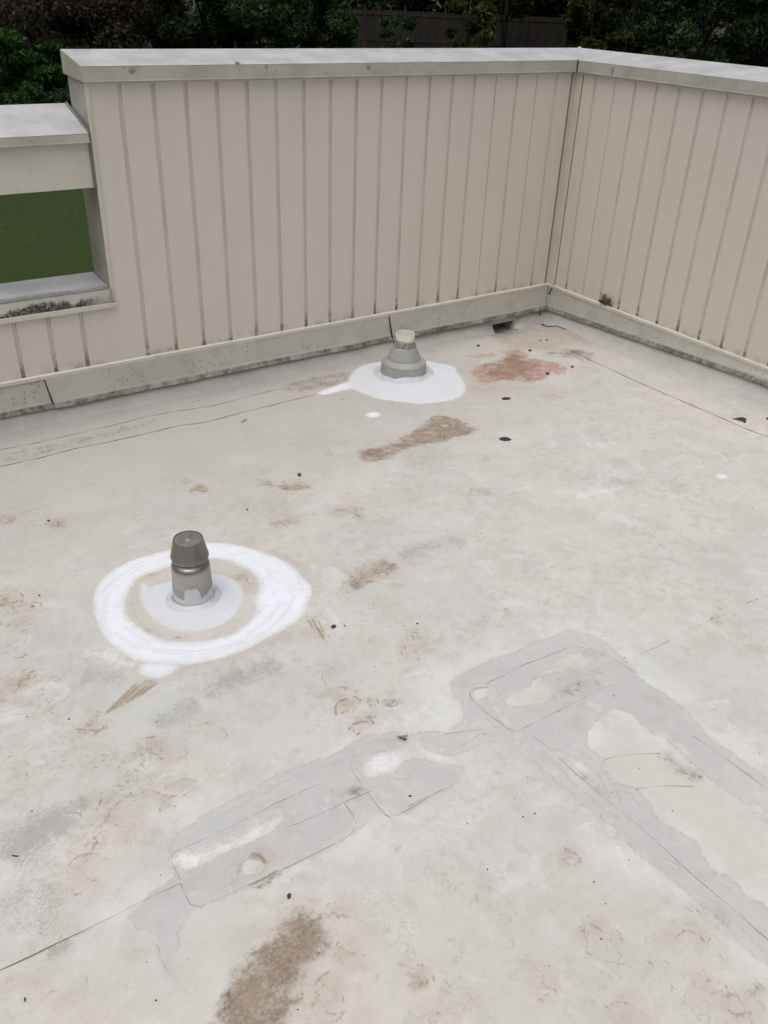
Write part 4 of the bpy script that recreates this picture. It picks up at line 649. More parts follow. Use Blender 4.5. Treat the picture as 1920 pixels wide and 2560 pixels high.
def mat_roof():
    m = NT('roof_membrane', .55, spec=.3); A = m.attr
    x, y, z = m.xyz(); wear = A('wear')
    b = m.mix(m.ss(m.noise(1.0, 5, .6), .38, .62), (.668, .648, .605), (.632, .628, .60))
    b = m.mix(m.ss(m.noise(2.1, 4, .6), .5, .66, 0, .6), b, (.66, .62, .60)); b = m.mix(m.ss(m.noise(1.6, 3, .55, stretch=(1.3, 1, 1, .5)), .5, .66, 0, .6), b, (.585, .592, .575))
    n0 = m.noise(6, 5, .7); n3 = m.noise(55, 5, .7); n2 = m.noise(150, 4, .75); n1 = m.ma('SUBTRACT', m.noise(26, 5, .65), .5); nb = m.noise(2.6, 5, .65)
    b = m.mix(m.ss(n0, .42, .68, 0, .5), b, (.53, .505, .465))
    b = m.mix(m.ma('MULTIPLY', m.ss(m.noise(28, 5, .75), .44, .70, 0, .62), m.ss(nb, .38, .6, .35, 1.)), b, (.47, .435, .385))
    b = m.mix(m.ss(m.noise(4.2, 5, .75, dist=1.4), .53, .70, 0, .55), b, (.76, .755, .745))
    b = m.mix(m.ma('MULTIPLY', m.ss(m.noise(11, 5, .8, dist=.8), .57, .66, 0, .55), m.ss(m.noise(1.9, 3), .45, .6)), b, (.79, .785, .78))
    # silt toward the drain side, with shade near the back wall painted in
    silt_shade = m.ma('MULTIPLY', m.ss(m.ma('ADD', y, m.ma('MULTIPLY', m.ma('SUBTRACT', nb, .5), 1.6)), -2.2, -.25), m.ss(x, -.4, -2.6, .45, 1.))
    b = m.mix(m.ma('MULTIPLY', silt_shade, .78), b, (.47, .45, .425))
    b = m.mix(m.ma('MULTIPLY', A('cream'), m.ss(m.noise(4, 5, .65), .3, .65, .45, 1.)), b, (.655, .625, .565))
    gs = m.ma('ADD', A('grey'), m.ma('MULTIPLY', m.ma('MULTIPLY', n1, .055), m.ss(m.noise(3.3, 3), .35, .65, .25, 1.))); gs = m.ma('ADD', gs, m.ma('MULTIPLY', m.ma('SUBTRACT', m.noise(110, 5, .8), .5), .016))
    # chalky bloom round the grey areas
    bl_ = m.ma('MULTIPLY', m.ma('MULTIPLY', m.ss(gs, -.16, -.01), m.ss(gs, -.002, .002, 1., 0.)), m.ss(m.noise(5, 5, .7), .4, .62, .02, .62)); bl_ = m.ma('MULTIPLY', bl_, m.ss(A('cream'), .2, .9, 1., .15)); b = m.mix(bl_, b, (.75, .75, .755))
    gm = m.ss(gs, m.ss(m.noise(4.7, 3), .4, .65, -.004, -.03), m.ss(m.noise(4.7, 3), .4, .65, .004, .03)); gcol = m.mix(m.ss(m.noise(4, 5, .6), .35, .65), (.545, .54, .545), (.60, .592, .59))
    gcol = m.mix(m.ss(m.noise(22, 5, .75), .42, .7, 0, .45), gcol, (.475, .468, .465)); gcol = m.mix(m.ss(m.noise(9, 5, .78, dist=1.), .56, .64, 0, .6), gcol, (.68, .665, .65))
    b = m.mix(m.ma('MULTIPLY', gm, m.ss(m.noise(12, 5, .75), .3, .55, .5, .92)), b, gcol)
    rim = m.ma('MULTIPLY', m.ss(gs, -.007, 0.), m.ss(gs, 0., .005, 1., 0.)); b = m.mix(m.ma('MULTIPLY', rim, m.ss(n3, .35, .6, .05, .4)), b, (.38, .35, .32))
    rim = m.ma('MULTIPLY', m.ss(gs, .022, .027), m.ss(gs, .027, .031, 1., 0.)); b = m.mix(m.ma('MULTIPLY', rim, m.ss(m.noise(8, 4), .45, .6, 0, .35)), b, (.40, .37, .35))
    pa = A('pale'); pm = m.ma('MULTIPLY', m.ss(m.ma('ADD', m.ma('MULTIPLY', pa, .8), m.ma('MULTIPLY', m.ma('SUBTRACT', m.noise(34, 5, .85), .5), 3.2)), .2, .9), m.ma('MINIMUM', m.ma('MULTIPLY', pa, 1.1), 1.)); pm = m.ma('MULTIPLY', pm, m.ss(m.noise(95, 3, .7), .3, .42))
    b = m.mix(pm, b, (.80, .80, .81))
    # wrinkle and boot-print lines where the sheet has been walked on
    def contour(sc, det, dist, wdt, off=.5):
        nn = m.noise(sc, det, .6, dist=dist); return m.ss(m.ma('ABSOLUTE', m.ma('SUBTRACT', nn, off)), 0., wdt, 1., 0.)
    c1 = m.ma('MULTIPLY', contour(9, 4, 1.6, .012), m.ss(m.noise(5.5, 3), .52, .62)); c2 = m.ma('MULTIPLY', contour(22, 3, .8, .03), m.ss(m.noise(4.3, 3), .56, .66)); c3 = m.ma('MULTIPLY', contour(5, 5, 2.5, .006, .46), m.ss(m.noise(8, 3), .48, .6))
    wr = m.ma('MULTIPLY', m.ma('MAXIMUM', m.ma('MAXIMUM', c1, c2), c3), m.ma('ADD', m.ma('MULTIPLY', wear, .85), .12)); wr = m.ma('MULTIPLY', wr, m.ss(n3, .3, .6))
    b = m.mix(m.ma('MULTIPLY', wr, .62), b, (.34, .26, .18))
    sm = m.ma('MULTIPLY', m.ma('MULTIPLY', m.ss(m.noise(16, 5, .8), .53, .66), m.ss(m.noise(3.4, 4), .5, .62)), m.ma('ADD', m.ma('MULTIPLY', wear, .7), .12)); b = m.mix(m.ma('MULTIPLY', sm, .55), b, (.42, .345, .26))
    sg = m.ma('MULTIPLY', m.ma('MULTIPLY', m.ss(m.noise(70, 5, .85), .52, .62), m.ss(m.noise(2.7, 5, .65), .53, .63)), m.ma('ADD', m.ma('MULTIPLY', wear, .5), .15)); b = m.mix(m.ma('MULTIPLY', sg, .6), b, (.30, .29, .28))
    def stain(att, gain, lo, hi, nn, col, mx):
        a = A(att); t = m.ma('ADD', m.ma('MULTIPLY', a, gain), m.ma('SUBTRACT', nn, .5)); k = m.ma('MULTIPLY', m.ss(t, lo, hi), m.ss(a, .02, .3)); return m.ma('MULTIPLY', k, mx)
    grain = m.ma('ADD', m.ma('MULTIPLY', n2, .9), m.ma('MULTIPLY', m.ma('SUBTRACT', n3, .5), .9)); grain2 = m.ma('ADD', grain, m.ma('MULTIPLY', m.ma('SUBTRACT', m.noise(17, 5, .72, dist=.7), .5), 2.3))
    b = m.mix(stain('red', .72, .0, .85, m.ma('ADD', grain2, m.ma('MULTIPLY', m.ma('SUBTRACT', m.noise(45, 5, .8, stretch=(1, .35, 1, -.62)), .5), 1.6)), 0, .78), m.mix(0., b, b), m.mix(m.ss(n3, .35, .65), (.34, .12, .095), (.52, .29, .235)))
    br = stain('brown', .72, .02, .80, grain2, 0, .9); bcol = m.mix(m.ss(m.noise(120, 5, .85), .40, .60), (.06, .038, .026), (.33, .25, .195)); bcol = m.mix(m.ss(A('red'), .15, .7, 0, .8), bcol, m.mix(m.ss(n3, .35, .65), (.13, .055, .03), (.33, .165, .11)))
    b = m.mix(br, b, bcol)
    b = m.mix(m.ma('MULTIPLY', m.ss(A('brown'), .05, .9, 0, .42), m.ss(m.noise(20, 4), .3, .6, .6, 1.)), b, (.42, .33, .25))
    b = m.mix(stain('dark', .95, .25, .8, m.ma('ADD', n3, m.ma('ADD', m.ma('MULTIPLY', m.ma('SUBTRACT', n2, .5), 2.4), m.ma('MULTIPLY', m.ma('SUBTRACT', n0, .5), 1.6))), 0, .5), b, (.30, .29, .275))
    b = m.mix(m.ss(A('dark'), 0., 1., 0, .18), b, (.42, .42, .42))
    sa = A('scuff'); sk = m.ma('MULTIPLY', m.ss(m.ma('ADD', sa, m.ma('MULTIPLY', m.ma('SUBTRACT', m.noise(70, 5, .8), .5), 2.2)), .2, .8), m.ma('MINIMUM', m.ma('MULTIPLY', sa, 1.2), .66)); b = m.mix(m.ma('MINIMUM', m.ma('MULTIPLY', A('tan'), m.ss(m.noise(24, 5, .7), .25, .65, .3, .9)), .8), b, (.475, .39, .30)); b = m.mix(sk, b, (.30, .225, .15))
    # sparse grit, rubbed in
    v = m.ss(m.ma('ADD', m.voro(24), m.ma('MULTIPLY', m.noise(120, 2), .06)), .05, .066, 1., 0.); v = m.ma('MULTIPLY', v, m.ss(m.noise(2.3, 3), .5, .58)); b = m.mix(m.ma('MULTIPLY', v, .75), b, (.13, .11, .09))
    v = m.ss(m.voro(75), .09, .14, 1., 0.); v = m.ma('MULTIPLY', v, m.ss(m.noise(6, 4), .56, .64)); b = m.mix(m.ma('MULTIPLY', v, .4), b, (.3, .24, .18))
    # damp dirt in the cove and sump; contact shade along the walls painted in
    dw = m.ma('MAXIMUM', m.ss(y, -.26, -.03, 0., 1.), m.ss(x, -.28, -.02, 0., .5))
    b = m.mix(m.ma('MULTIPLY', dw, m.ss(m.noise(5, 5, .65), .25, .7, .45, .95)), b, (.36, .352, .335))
    ws = m.ma('ADD', A('white'), m.ma('MULTIPLY', m.ma('SUBTRACT', m.noise(75, 5, .8, stretch=(1, .5, 1, .6)), .5), .022)); wm = m.ma('MULTIPLY', m.ss(ws, -.004, .006), m.ss(ws, -.004, .03, .72, 1.))
    wcol = m.mix(m.ss(m.noise(24, 5, .7), .4, .75, 0, .55), (.77, .785, .845), (.62, .635, .685)); wcol = m.mix(m.ma('MULTIPLY', A('thin'), m.ss(m.noise(13, 5, .7), .25, .6, .6, 1.)), wcol, (.62, .635, .675)); wcol = m.mix(m.ma('MULTIPLY', m.ss(ws, 0., .025, 1., 0.), m.ss(m.noise(30, 5, .7), .35, .6, .15, .75)), wcol, (.62, .61, .585)); wcol = m.mix(m.ma('MULTIPLY', m.ss(A('stroke'), .0, .6), .5), wcol, (.62, .64, .68))
    b = m.mix(1., b, (.885, .875, .87), 'MULTIPLY')
    halo = m.ma('MULTIPLY', m.ss(ws, -.06, 0.), m.ss(m.noise(8, 4), .4, .6, 0, .38)); b = m.mix(halo, b, (.50, .47, .41))
    b = m.mix(m.ma('MULTIPLY', wm, .97), b, wcol)
    bump = m.ma('ADD', m.noise(45, 3, .6), m.ma('MULTIPLY', m.noise(9, 2, .5), 2.0))
    bump = m.ma('ADD', bump, m.ma('MULTIPLY', A('stroke'), -1.2))
    return m.done(b, m.ss(m.noise(5, 5), .3, .7, .5, .68), bump, .22, .0025)
roof_me = bpy.data.meshes.new('roof')
co = np.stack([X, Y, Z], -1).reshape(-1, 3).astype(np.float32)
ii, jj = np.meshgrid(np.arange(NX-1), np.arange(NY-1)); i0 = (jj*NX+ii).ravel()
quads = np.stack([i0, i0+1, i0+1+NX, i0+NX], -1).astype(np.int32); nq = len(quads)
roof_me.vertices.add(len(co)); roof_me.vertices.foreach_set('co', co.ravel())
roof_me.loops.add(nq*4); roof_me.loops.foreach_set('vertex_index', quads.ravel())
roof_me.polygons.add(nq); roof_me.polygons.foreach_set('loop_start', np.arange(0, nq*4, 4, dtype=np.int32)); roof_me.polygons.foreach_set('loop_total', np.full(nq, 4, np.int32))
roof_me.update(calc_edges=True)
for n in ('white', 'grey', 'cream', 'pale', 'brown', 'red', 'dark', 'scuff', 'wear', 'thin', 'stroke', 'tan'):
    a = roof_me.attributes.new(n, 'FLOAT', 'POINT'); a.data.foreach_set('value', FLD[n].ravel().astype(np.float32))
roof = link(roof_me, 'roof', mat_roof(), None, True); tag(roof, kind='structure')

# seams and patch edges: thin welted edges lying on the membrane
def mat_seam(name, col, lo, hi, al=1):
    m = NT(name, .7); c = m.mix(m.ss(m.noise(30, 4), .3, .7), col, tuple(min(1, x*1.7) for x in col)); m.done(c)
    m.put(m.b.inputs['Alpha'], m.ma('MULTIPLY', m.ss(m.noise(12, 6, .7), lo, hi), al)); return m.m
M_S1 = mat_seam('seam_dirt', (.10, .085, .065), .1, .34, 1.); M_S2 = mat_seam('faint_seam_dirt', (.33, .26, .22), .36, .62, .6); M_S3 = mat_seam('patch_edge_dirt', (.27, .245, .225), .30, .55, .7)
def ribbon(pts, wd, mat, name='seam', wob=.0015):
    pts = smooth_line(pts, 2); P2 = []
    for i in range(len(pts)-1):
        a, b_ = np.array(pts[i]), np.array(pts[i+1]); n = max(1, int(np.linalg.norm(b_-a)/.012))
        P2 += [a+(b_-a)*k/n for k in range(n)]
    P2.append(np.array(pts[-1])); v = []; f = []
    for i, p in enumerate(P2):
        d = P2[min(i+1, len(P2)-1)]-P2[max(0, i-1)]; d = d/(np.linalg.norm(d)+1e-9); nn = np.array([-d[1], d[0]])
        q = p+nn*wob*(math.sin(i*.31)+.6*math.sin(i*.83+1)); ww = wd*(.65+.35*math.sin(i*.47+2*math.sin(i*.13)))*.5
        for s_ in (-1, 1):
            w_ = q+nn*ww*s_; v.append((w_[0], w_[1], Hz(w_[0], w_[1])+.0011))
    for i in range(len(P2)-1): f.append((2*i, 2*i+2, 2*i+3, 2*i+1))
    return mesh(name, v, f, mat, roof)
for L, wd in ((LA, .0042), (LB, .0058), (LC, .0062)): ribbon(L, wd, M_S1)
ribbon(PL('c7', [(-300, 1165), (0, 1018), (300, 870), (400, 822)]), .003, M_S1); ribbon(PL('c7', [(400, 822), (500, 775), (650, 700), (780, 635)]), .0022, M_S3, wob=.0006)
ribbon(PL('c6', [(1020, 800), (1240, 690), (1420, 600), (1659, 495), (1900, 390)]), .0034, M_S2)
for n, p in [('c7', [(780, 638), (790, 665), (805, 700), (825, 733), (860, 740), (920, 722), (1060, 650), (1250, 565), (1400, 490), (1500, 440), (1535, 405), (1540, 370), (1510, 320), (1478, 288)]),
    ('c7', [(780, 620), (748, 560), (742, 525), (760, 495), (830, 470), (1000, 395), (1200, 290), (1370, 210), (1410, 208), (1435, 240), (1440, 270)]),
    ('c7', [(1515, 145), (1560, 210), (1620, 290), (1659, 335), (1690, 360)]), ('c8', [(0, 342), (30, 350), (70, 340), (150, 290), (240, 240)]), ('c7', [(1250, 400), (1350, 355), (1500, 285), (1600, 240)]),
    ('c6', [(372, 935), (385, 960), (440, 1005), (500, 1050), (550, 1085), (580, 1090), (600, 1075)]), ('c6', [(372, 935), (372, 910), (395, 900), (450, 895)]), ('c6', [(600, 1075), (640, 1055), (750, 1000), (860, 945), (990, 880)]),
    ('c6', [(440, 880), (520, 845), (600, 800), (720, 755), (830, 705)]), ('c6', [(590, 805), (690, 770), (790, 730)]), ('c6', [(855, 700), (930, 745), (1030, 795), (1080, 835)]), ('c6', [(260, 1100), (400, 1080), (520, 1065)]),
    ('c8', [(640, 0), (690, 35), (760, 100), (900, 225), (1010, 320), (1100, 390), (1200, 480), (1320, 590), (1450, 700), (1659, 880), (1900, 1090)]), ('c8', [(1330, 0), (1390, 40), (1520, 130), (1659, 235), (1850, 380)]),
    ('c8', [(955, 103), (1000, 88), (1080, 78), (1200, 75)]), ('c8', [(1085, 232), (1150, 218), (1240, 215), (1340, 219)]), ('c8', [(100, 310), (180, 265), (250, 235)]), ('c8', [(935, 340), (940, 365), (950, 378)])]:
    ribbon(PL(n, p), .0026, M_S3, 'patch_edge', .0004)
# lifted edge of the membrane near the right hand seam
fx0, fy0 = fl('z7', 1150, 770)
def lip_mesh():
    a = np.array(fl('z7', 960, 742)); b_ = np.array(fl('z7', 1262, 742)); c = (a+b_)/2; d = (b_-a)/2; back_ = np.array(fl('z7', 1150, 560))-c
    v = []; f = []; n = 14; k = 7
    for j in range(k):
        for i in range(n+1):
            t = i/n*2-1; s_ = j/(k-1); h = .010*(1-t*t)*(1+.45*t)*(1-s_)**1.6; p = c+d*t*(1-.75*s_**1.5)+back_*s_
            v.append((p[0], p[1], Hz(p[0], p[1])+.0016+h))
    for j in range(k-1):
        for i in range(n): f.append((j*(n+1)+i, j*(n+1)+i+1, (j+1)*(n+1)+i+1, (j+1)*(n+1)+i))
    return v, f
v, f = lip_mesh(); mesh('lifted_flap', v, f, simple('flap_membrane', (.56, .535, .49), (.50, .475, .43), 12, .6), roof, True)
v = [(*fl('z7', *p), 0) for p in ((1010, 746), (1080, 755), (1140, 772), (1190, 795), (1225, 820), (1245, 785), (1245, 748), (1150, 742))]
v = [(x, y, Hz(x, y)+.0018) for x, y, _ in v]; mesh('flap_shade', v, [tuple(range(len(v)))], M_DARK, roof)  # flat dark sheet painted in as the shade under the flap

# scupper
scu = thing('scupper', 'small dark drain opening through the base of the back wall near the inner corner', 'drain', (-.38, 0, -.1))
M_IN = simple('scupper_lining', (.40, .39, .36), (.22, .21, .19), 25, .8); x0, x1 = HOLE[0]+.38, HOLE[1]+.38
b = MB(); b.box(x0-.004, x0, -.016, TH+.02, -.02, .058); b.box(x1, x1+.004, -.016, TH+.02, -.02, .058); b.box(x0-.004, x1+.004, -.018, TH+.02, .0585, .064); b.box(x0, x1, -.0096, TH+.02, -.02, -.004)
b.build('liner', M_IN, scu)
b = MB(); b.box(x0-.03, x1+.03, -.019, -.0125, .060, .125); b.build('top_flange', simple('flange_membrane', (.52, .51, .47), (.42, .41, .37), 20, .6), scu, .003)
b = MB(); tube(b, [(-.447, -.035, -.086), (-.42, -.03, -.078), (-.37, -.045, -.074), (-.32, -.06, -.083), (-.29, -.075, -.088)], .0025, .0018)
tag(b.build('twig', simple('twig_bark', (.06, .05, .035)), None), 'thin dark twig lying across the mouth of the drain opening', 'twig')

# body of the building under the roof
bd = thing('building', 'plain walls of the building beneath the flat roof', 'building', (0, 0, GROUND))
b = MB(); b.box(LX, HOLE[0]-.005, .012, TH, 0, 4.029); b.box(HOLE[1]+.005, TH, .012, TH, 0, 4.029); b.box(HOLE[0]-.005, HOLE[1]+.005, .012, TH, 0, 3.89); b.box(HOLE[0]-.005, HOLE[1]+.005, .012, TH, 3.965, 4.029)
b.box(.012, TH, WEND, .0115, 0, 4.029); b.box(-9.2, -9.0, WEND, TH, 0, 4.2); b.box(-9.0, .012, WEND-.2, WEND, 0, 4.3); b.box(-9.0, LX, .012, TH, 0, 4.029); b.build('wall', M_SUB, bd)

# ------------------------------------------------------------------ pipes
M_PVC = simple('aged_pvc', (.68, .655, .57), (.58, .55, .47), 30, .4)
M_BOOT = simple('grey_boot_rubber', (.345, .34, .315), (.30, .298, .275), 12, .55)
M_GOO = NT('old_sealant', .8); M_GOO = M_GOO.done(M_GOO.mix(M_GOO.ss(M_GOO.noise(50, 6, .7), .4, .65), (.34, .325, .29), (.18, .165, .14)), bump=M_GOO.noise(60, 6, .7), bstr=.7, bdist=.004)
M_COAT = NT('white_coating', .5); M_COAT = M_COAT.done(M_COAT.mix(M_COAT.ss(M_COAT.noise(18, 6, .7, stretch=(1, 1, 1.5)), .4, .7), (.56, .58, .625), (.44, .455, .48)), bump=M_COAT.noise(40, 5), bstr=.3, bdist=.003)
px_, py_ = fl('z3', 592, 697)
pv = thing('vent_pipe', 'open cream plastic pipe rising from a stepped grey rubber boot near the back wall', 'pipe', (px_, py_, Hz(px_, py_)))
rp = .052
lathe('pipe', [(rp-.006, -.02), (rp-.006, .228), (rp-.005, .2295), (rp-.001, .2295), (rp, .228), (rp, .15)], M_PVC, pv)
lathe('dark_plug', [(rp-.0062, .03), (.0001, .03)], simple('plug_shade', (.10, .09, .075)), pv)  # dark plug added to paint the shade down inside the pipe
def drip(th): return .0025*math.sin(2*th+1)+.0012*math.sin(7*th)+.0008*math.sin(13*th+2)
lathe('sealant_band', [(.0523, .195), (.0555, .192), (.0575, .183), (.0560, .174), (.0585, .166), (.0600, .158), (.0570, .150)], M_GOO, pv, fn=lambda i, a, r, z: (r+.0012*math.sin(5*a+i)+.0008*math.sin(11*a+2*i), z+drip(a+i*.4)*(1 if i < 2 or i > 4 else .3)))
lathe('boot', [(.0545, .160), (.062, .152), (.0665, .145), (.068, .139), (.075, .128), (.079, .120), (.0795, .117), (.0835, .112), (.088, .100), (.0905, .092), (.092, .0885), (.0915, .086), (.097, .083), (.107, .078), (.117, .071), (.1225, .065), (.1245, .0605), (.1232, .0575), (.125, .050), (.127, .025), (.129, .008), (.130, -.004)], M_BOOT, pv,
      n=96, fn=lambda i, a, r, z: (r*(1+.006*math.sin(2*a+i*.2)), z+.0012*math.sin(2*a+1)))
lathe('base_coat', [(.1275, .012), (.133, .007), (.142, .0035), (.150, .0045), (.155, .003), (.168, .0025), (.18, -.002)], M_COAT, pv, n=96, fn=lambda i, a, r, z: (r*(1+.02*math.sin(a*2+.5)+.008*math.sin(a*7+i)), z+(.006*math.sin(a*3+1)+.003*math.sin(a*8) if i == 0 else 0)+SLP*-(r*math.sin(a))))

vx_, vy_ = fl('z5', 735, 1262)
vt = thing('flue_vent', 'dark metal capped flue pipe standing in the middle of the two white painted rings', 'vent', (vx_, vy_, Hz(vx_, vy_)))
def mat_metal(name, c1, c2, rough, met=.85):
    m = NT(name, rough, met); o = m.tc
    b = m.mix(m.ss(m.noise(14, 6, .65, co=o, stretch=(1, 1, .25)), .35, .7), c1, c2)
    b = m.mix(m.ss(m.noise(22, 6, .7, co=o), .55, .75, 0, .55), b, (.13, .10, .07)); return m.done(b, m.ss(m.noise(30, 4, co=o), .3, .7, rough-.06, rough+.1))
M_CAP = mat_metal('weathered_cap_metal', (.27, .252, .225), (.15, .14, .125), .30, .85); M_COL = mat_metal('shiny_collar_metal', (.40, .39, .37), (.22, .215, .205), .24, .95); M_BOD = mat_metal('dull_zinc', (.40, .385, .345), (.355, .345, .31), .5, 0)
M_SKG = simple('grey_caulk', (.335, .33, .315), (.30, .295, .285), 20, .6); M_SKW = NT('thin_white_coat', .5); M_SKW = M_SKW.done(M_SKW.mix(M_SKW.ss(M_SKW.noise(15, 6), .35, .7), (.58, .59, .585), (.50, .51, .51)))
vd0 = math.atan2(CAM[1]-vy_, CAM[0]-vx_)
lathe('body', [(.0655, -.01), (.0648, .04), (.0636, .128)], M_BOD, vt)
b = MB(); b.box(-.003, .003, .0638, .0655, .06, .126); o_ = b.build('seam_strip', M_BOD, vt); o_.rotation_euler = (0, 0, vd0+1.0-math.pi/2)
lathe('collar', [(.0637, .127), (.0643, .130), (.0635, .135), (.0605, .141), (.056, .147), (.052, .150), (.0505, .158)], M_COL, vt)
lathe('cap', [(.0505, .152), (.056, .157), (.0605, .163), (.0625, .169), (.0625, .173), (.0605, .180), (.0535, .213), (.0485, .2315), (.0478, .2345), (.0476, .2358), (.0470, .2364), (.0463, .2362), (.0458, .2350), (.0454, .2330)], M_CAP, vt, n=96)
lathe('cap_disc', [(.0453, .2333), (.0450, .2336), (.0440, .2337), (.030, .2335), (.012, .2338), (.0095, .2345), (.0065, .2362), (.003, .2368), (.00005, .2368)], mat_metal('lit_disc_metal', (.33, .32, .30), (.22, .212, .20), .45, .7), vt, n=96)  # metal lighter than the cap, sky light on its top painted in
vd = math.atan2(CAM[1]-vy_, CAM[0]-vx_)
def skirt(a):                                          # ragged upper edge of the caulk
    t = (a-vd+math.pi) % (2*math.pi)-math.pi; return .078+.010*math.tanh((t-.15)*3)-.012*math.exp(-((t+.05)/.4)**2)+.002*math.sin(9*a)+.001*math.sin(23*a)
lathe('caulk_skirt', [(.0662, -.01), (.0662, .03), (.0658, .06), (.0644, 1)], M_SKG, vt, n=128, fn=lambda i, a, r, z: (r, skirt(a)) if i == 3 else (r, z))
def wtop(a):
    t = (a-vd+math.pi) % (2*math.pi)-math.pi
    z_ = .036+.002*math.sin(8*a)+.0015*math.sin(19*a+1)
    u = (t+.06)/.42
    if abs(u) < 1: z_ = max(z_, .036+.043*(1-u**4)**.5)
    if t > .65: z_ += .012*min(1, (t-.65)*5)
    if t < -1.15: z_ += .010*min(1, (-1.15-t)*5)
    return z_
lathe('white_coat', [(.0715, -.012), (.0705, .004), (.0685, .016), (.0672, .028), (.0660, 1)], M_SKW, vt, n=256, fn=lambda i, a, r, z: (r, wtop(a)) if i == 4 else (r*(1+(.004*math.sin(3*a+i) if i < 3 else 0)), z))
lathe('base_coat', [(.0710, .012), (.0755, .007), (.0795, .0035), (.084, .0042), (.090, .002), (.10, -.003)], M_COAT, vt, n=96, fn=lambda i, a, r, z: (r*(1+.015*math.sin(a*2+.5)+.006*math.sin(a*7+i)), z+SLP*-(r*math.sin(a))))

# ------------------------------------------------------------------ debris
M_BLK = simple('black_rubber_scrap', (.018, .02, .02), (.03, .033, .03), 60, .6); M_BRN = simple('dry_debris', (.09, .06, .04), (.045, .03, .022), 80, .8)
M_LEAF = simple('dead_leaf', (.13, .085, .055), (.075, .05, .035), 60, .7)
def flake(name, n, pts, h, mat):
    p2 = PL(n, pts); cx = sum(p[0] for p in p2)/len(p2); cy = sum(p[1] for p in p2)/len(p2); z = Hz(cx, cy)
    v = [(p[0]-cx, p[1]-cy, .0005+.0006*(i % 2)) for i, p in enumerate(p2)]; k = len(v)
    v += [(x*.86, y*.86, h*(.6+.5*((i*7) % 3)/2)) for i, (x, y, _) in enumerate(v)]; v.append((0, 0, h*1.1))
    f = [(i, (i+1) % k, k+(i+1) % k, k+i) for i in range(k)]+[(k+i, k+(i+1) % k, 2*k) for i in range(k)]
    o = mesh(name, v, f, mat); o.location = (cx, cy, z+.0008); return o
tag(flake('rubber_scrap', 'c4', [(497, 858), (512, 854), (535, 856), (552, 862), (545, 868), (520, 870), (502, 866)], .004, M_BLK), 'larger oval black scrap lying alone on the roof, in front of the pipe', 'scrap')
tag(flake('rubber_scrap', 'c4', [(507, 685), (520, 681), (540, 683), (549, 683), (540, 691), (515, 692)], .004, M_BLK), 'smaller black scrap on the roof between the white coating and the right wall', 'scrap')
tag(flake('bark_chip', 'c3', [(1283, 1016), (1290, 1010), (1300, 1012), (1302, 1020), (1294, 1024)], .005, M_BRN), 'small dark chip on the roof above the wrinkled brown scuff', 'chip')
tag(flake('bark_chip', 'c5', [(1430, 632), (1445, 626), (1453, 633), (1445, 641), (1434, 641)], .005, M_BLK), 'dark angular chip on the roof right of the white rings', 'chip')
tag(flake('bark_chip', 'c7', [(1240, 690), (1248, 685), (1257, 688), (1256, 698), (1250, 707), (1242, 703)], .006, M_BRN), 'small curled dark chip on the roof above the big brown stain', 'chip')
tag(flake('bark_chip', 'c7', [(106, 1143), (110, 1137), (114, 1142), (113, 1154), (108, 1156)], .004, M_BRN), 'slim dark seed husk near the lower left corner of the roof', 'chip')
for n, x, y, s_, lb in [('z4', 745, 752, 13, 'left one of two crumbs of debris side by side below the inner corner'), ('z4', 815, 747, 13, 'right one of two crumbs of debris side by side below the inner corner'), ('z4', 68, 808, 18, 'brown crumb beside the drain opening, on its left'),
    ('z4', 630, 865, 22, 'brown crumb at the upper edge of the red stain'), ('z4', 1095, 1040, 20, 'brown crumb just right of the red stain'), ('z4', 825, 1113, 22, 'brown crumb lying on the lower right of the red stain'), ('z7', 1645, 735, 40, 'dark crumb beyond the lifted flap at the right edge'),
    ('c5', 1068, 130, 6, 'tiny black crumb above the white rings'), ('c5', 210, 176, 7, 'tiny black crumb beside the scuff at the left'), ('c5', 170, 501, 5, 'tiny black crumb left of the outer white ring'), ('c5', 145, 547, 6, 'tiny dark crumb left of the rings, lower of two'), ('c5', 298, 1036, 5, 'tiny black crumb below the white rings at the left'),
    ('c5', 1489, 630, 5, 'tiny dark crumb right of the angular chip'), ('c8', 112, 262, 8, 'dark red crumb on the darker grey patch'), ('c8', 936, 883, 5, 'tiny black crumb inside the round boot mark at the lower right'), ('c8', 650, 338, 5, 'tiny dark crumb on the pale area right of the grey patch'), ('c6', 144, 622, 6, 'tiny black crumb above the scuffed area in the middle of the roof'), ('c3', 1480, 690, 4, 'tiny crumb by the tail of the white coating')]:
    k = [(x+s_*1.1*math.cos(a)*r_.uniform(.35, 1.15), y+s_*.5*math.sin(a)*r_.uniform(.35, 1.15)) for a in np.linspace(0, 5.6, 9)]
    tag(flake('crumb', n, k, .006 if n[0] == 'z' else .003, M_BRN if n != 'c5' else M_BLK), lb, 'debris')
# grit: too many to count
v = []; f = []
for i in range(820):
    x, y = r_.uniform(-4.9, -.1), r_.uniform(-4.2, -.12)
    if r_.random() < .35: t = r_.random(); x, y = -.1-4*r_.random(), -.12-.12*r_.random()
    s_ = r_.uniform(.001, .0030)*(1.5 if r_.random() < .1 else 1); z = Hz(x, y); a = r_.uniform(0, 3); e_ = r_.uniform(.4, 1); k = len(v)
    for j in range(4): t = a+j*math.pi/2; q = (s_ if j % 2 else s_*e_); v.append((x+q*math.cos(t), y+q*math.sin(t), z+.0004))
    v.append((x, y, z+s_*.8)); f += [(k+j, k+(j+1) % 4, k+4) for j in range(4)]
tag(mesh('grit', v, f, M_BRN), 'fine dark grit scattered over the roof', 'grit', kind='stuff')
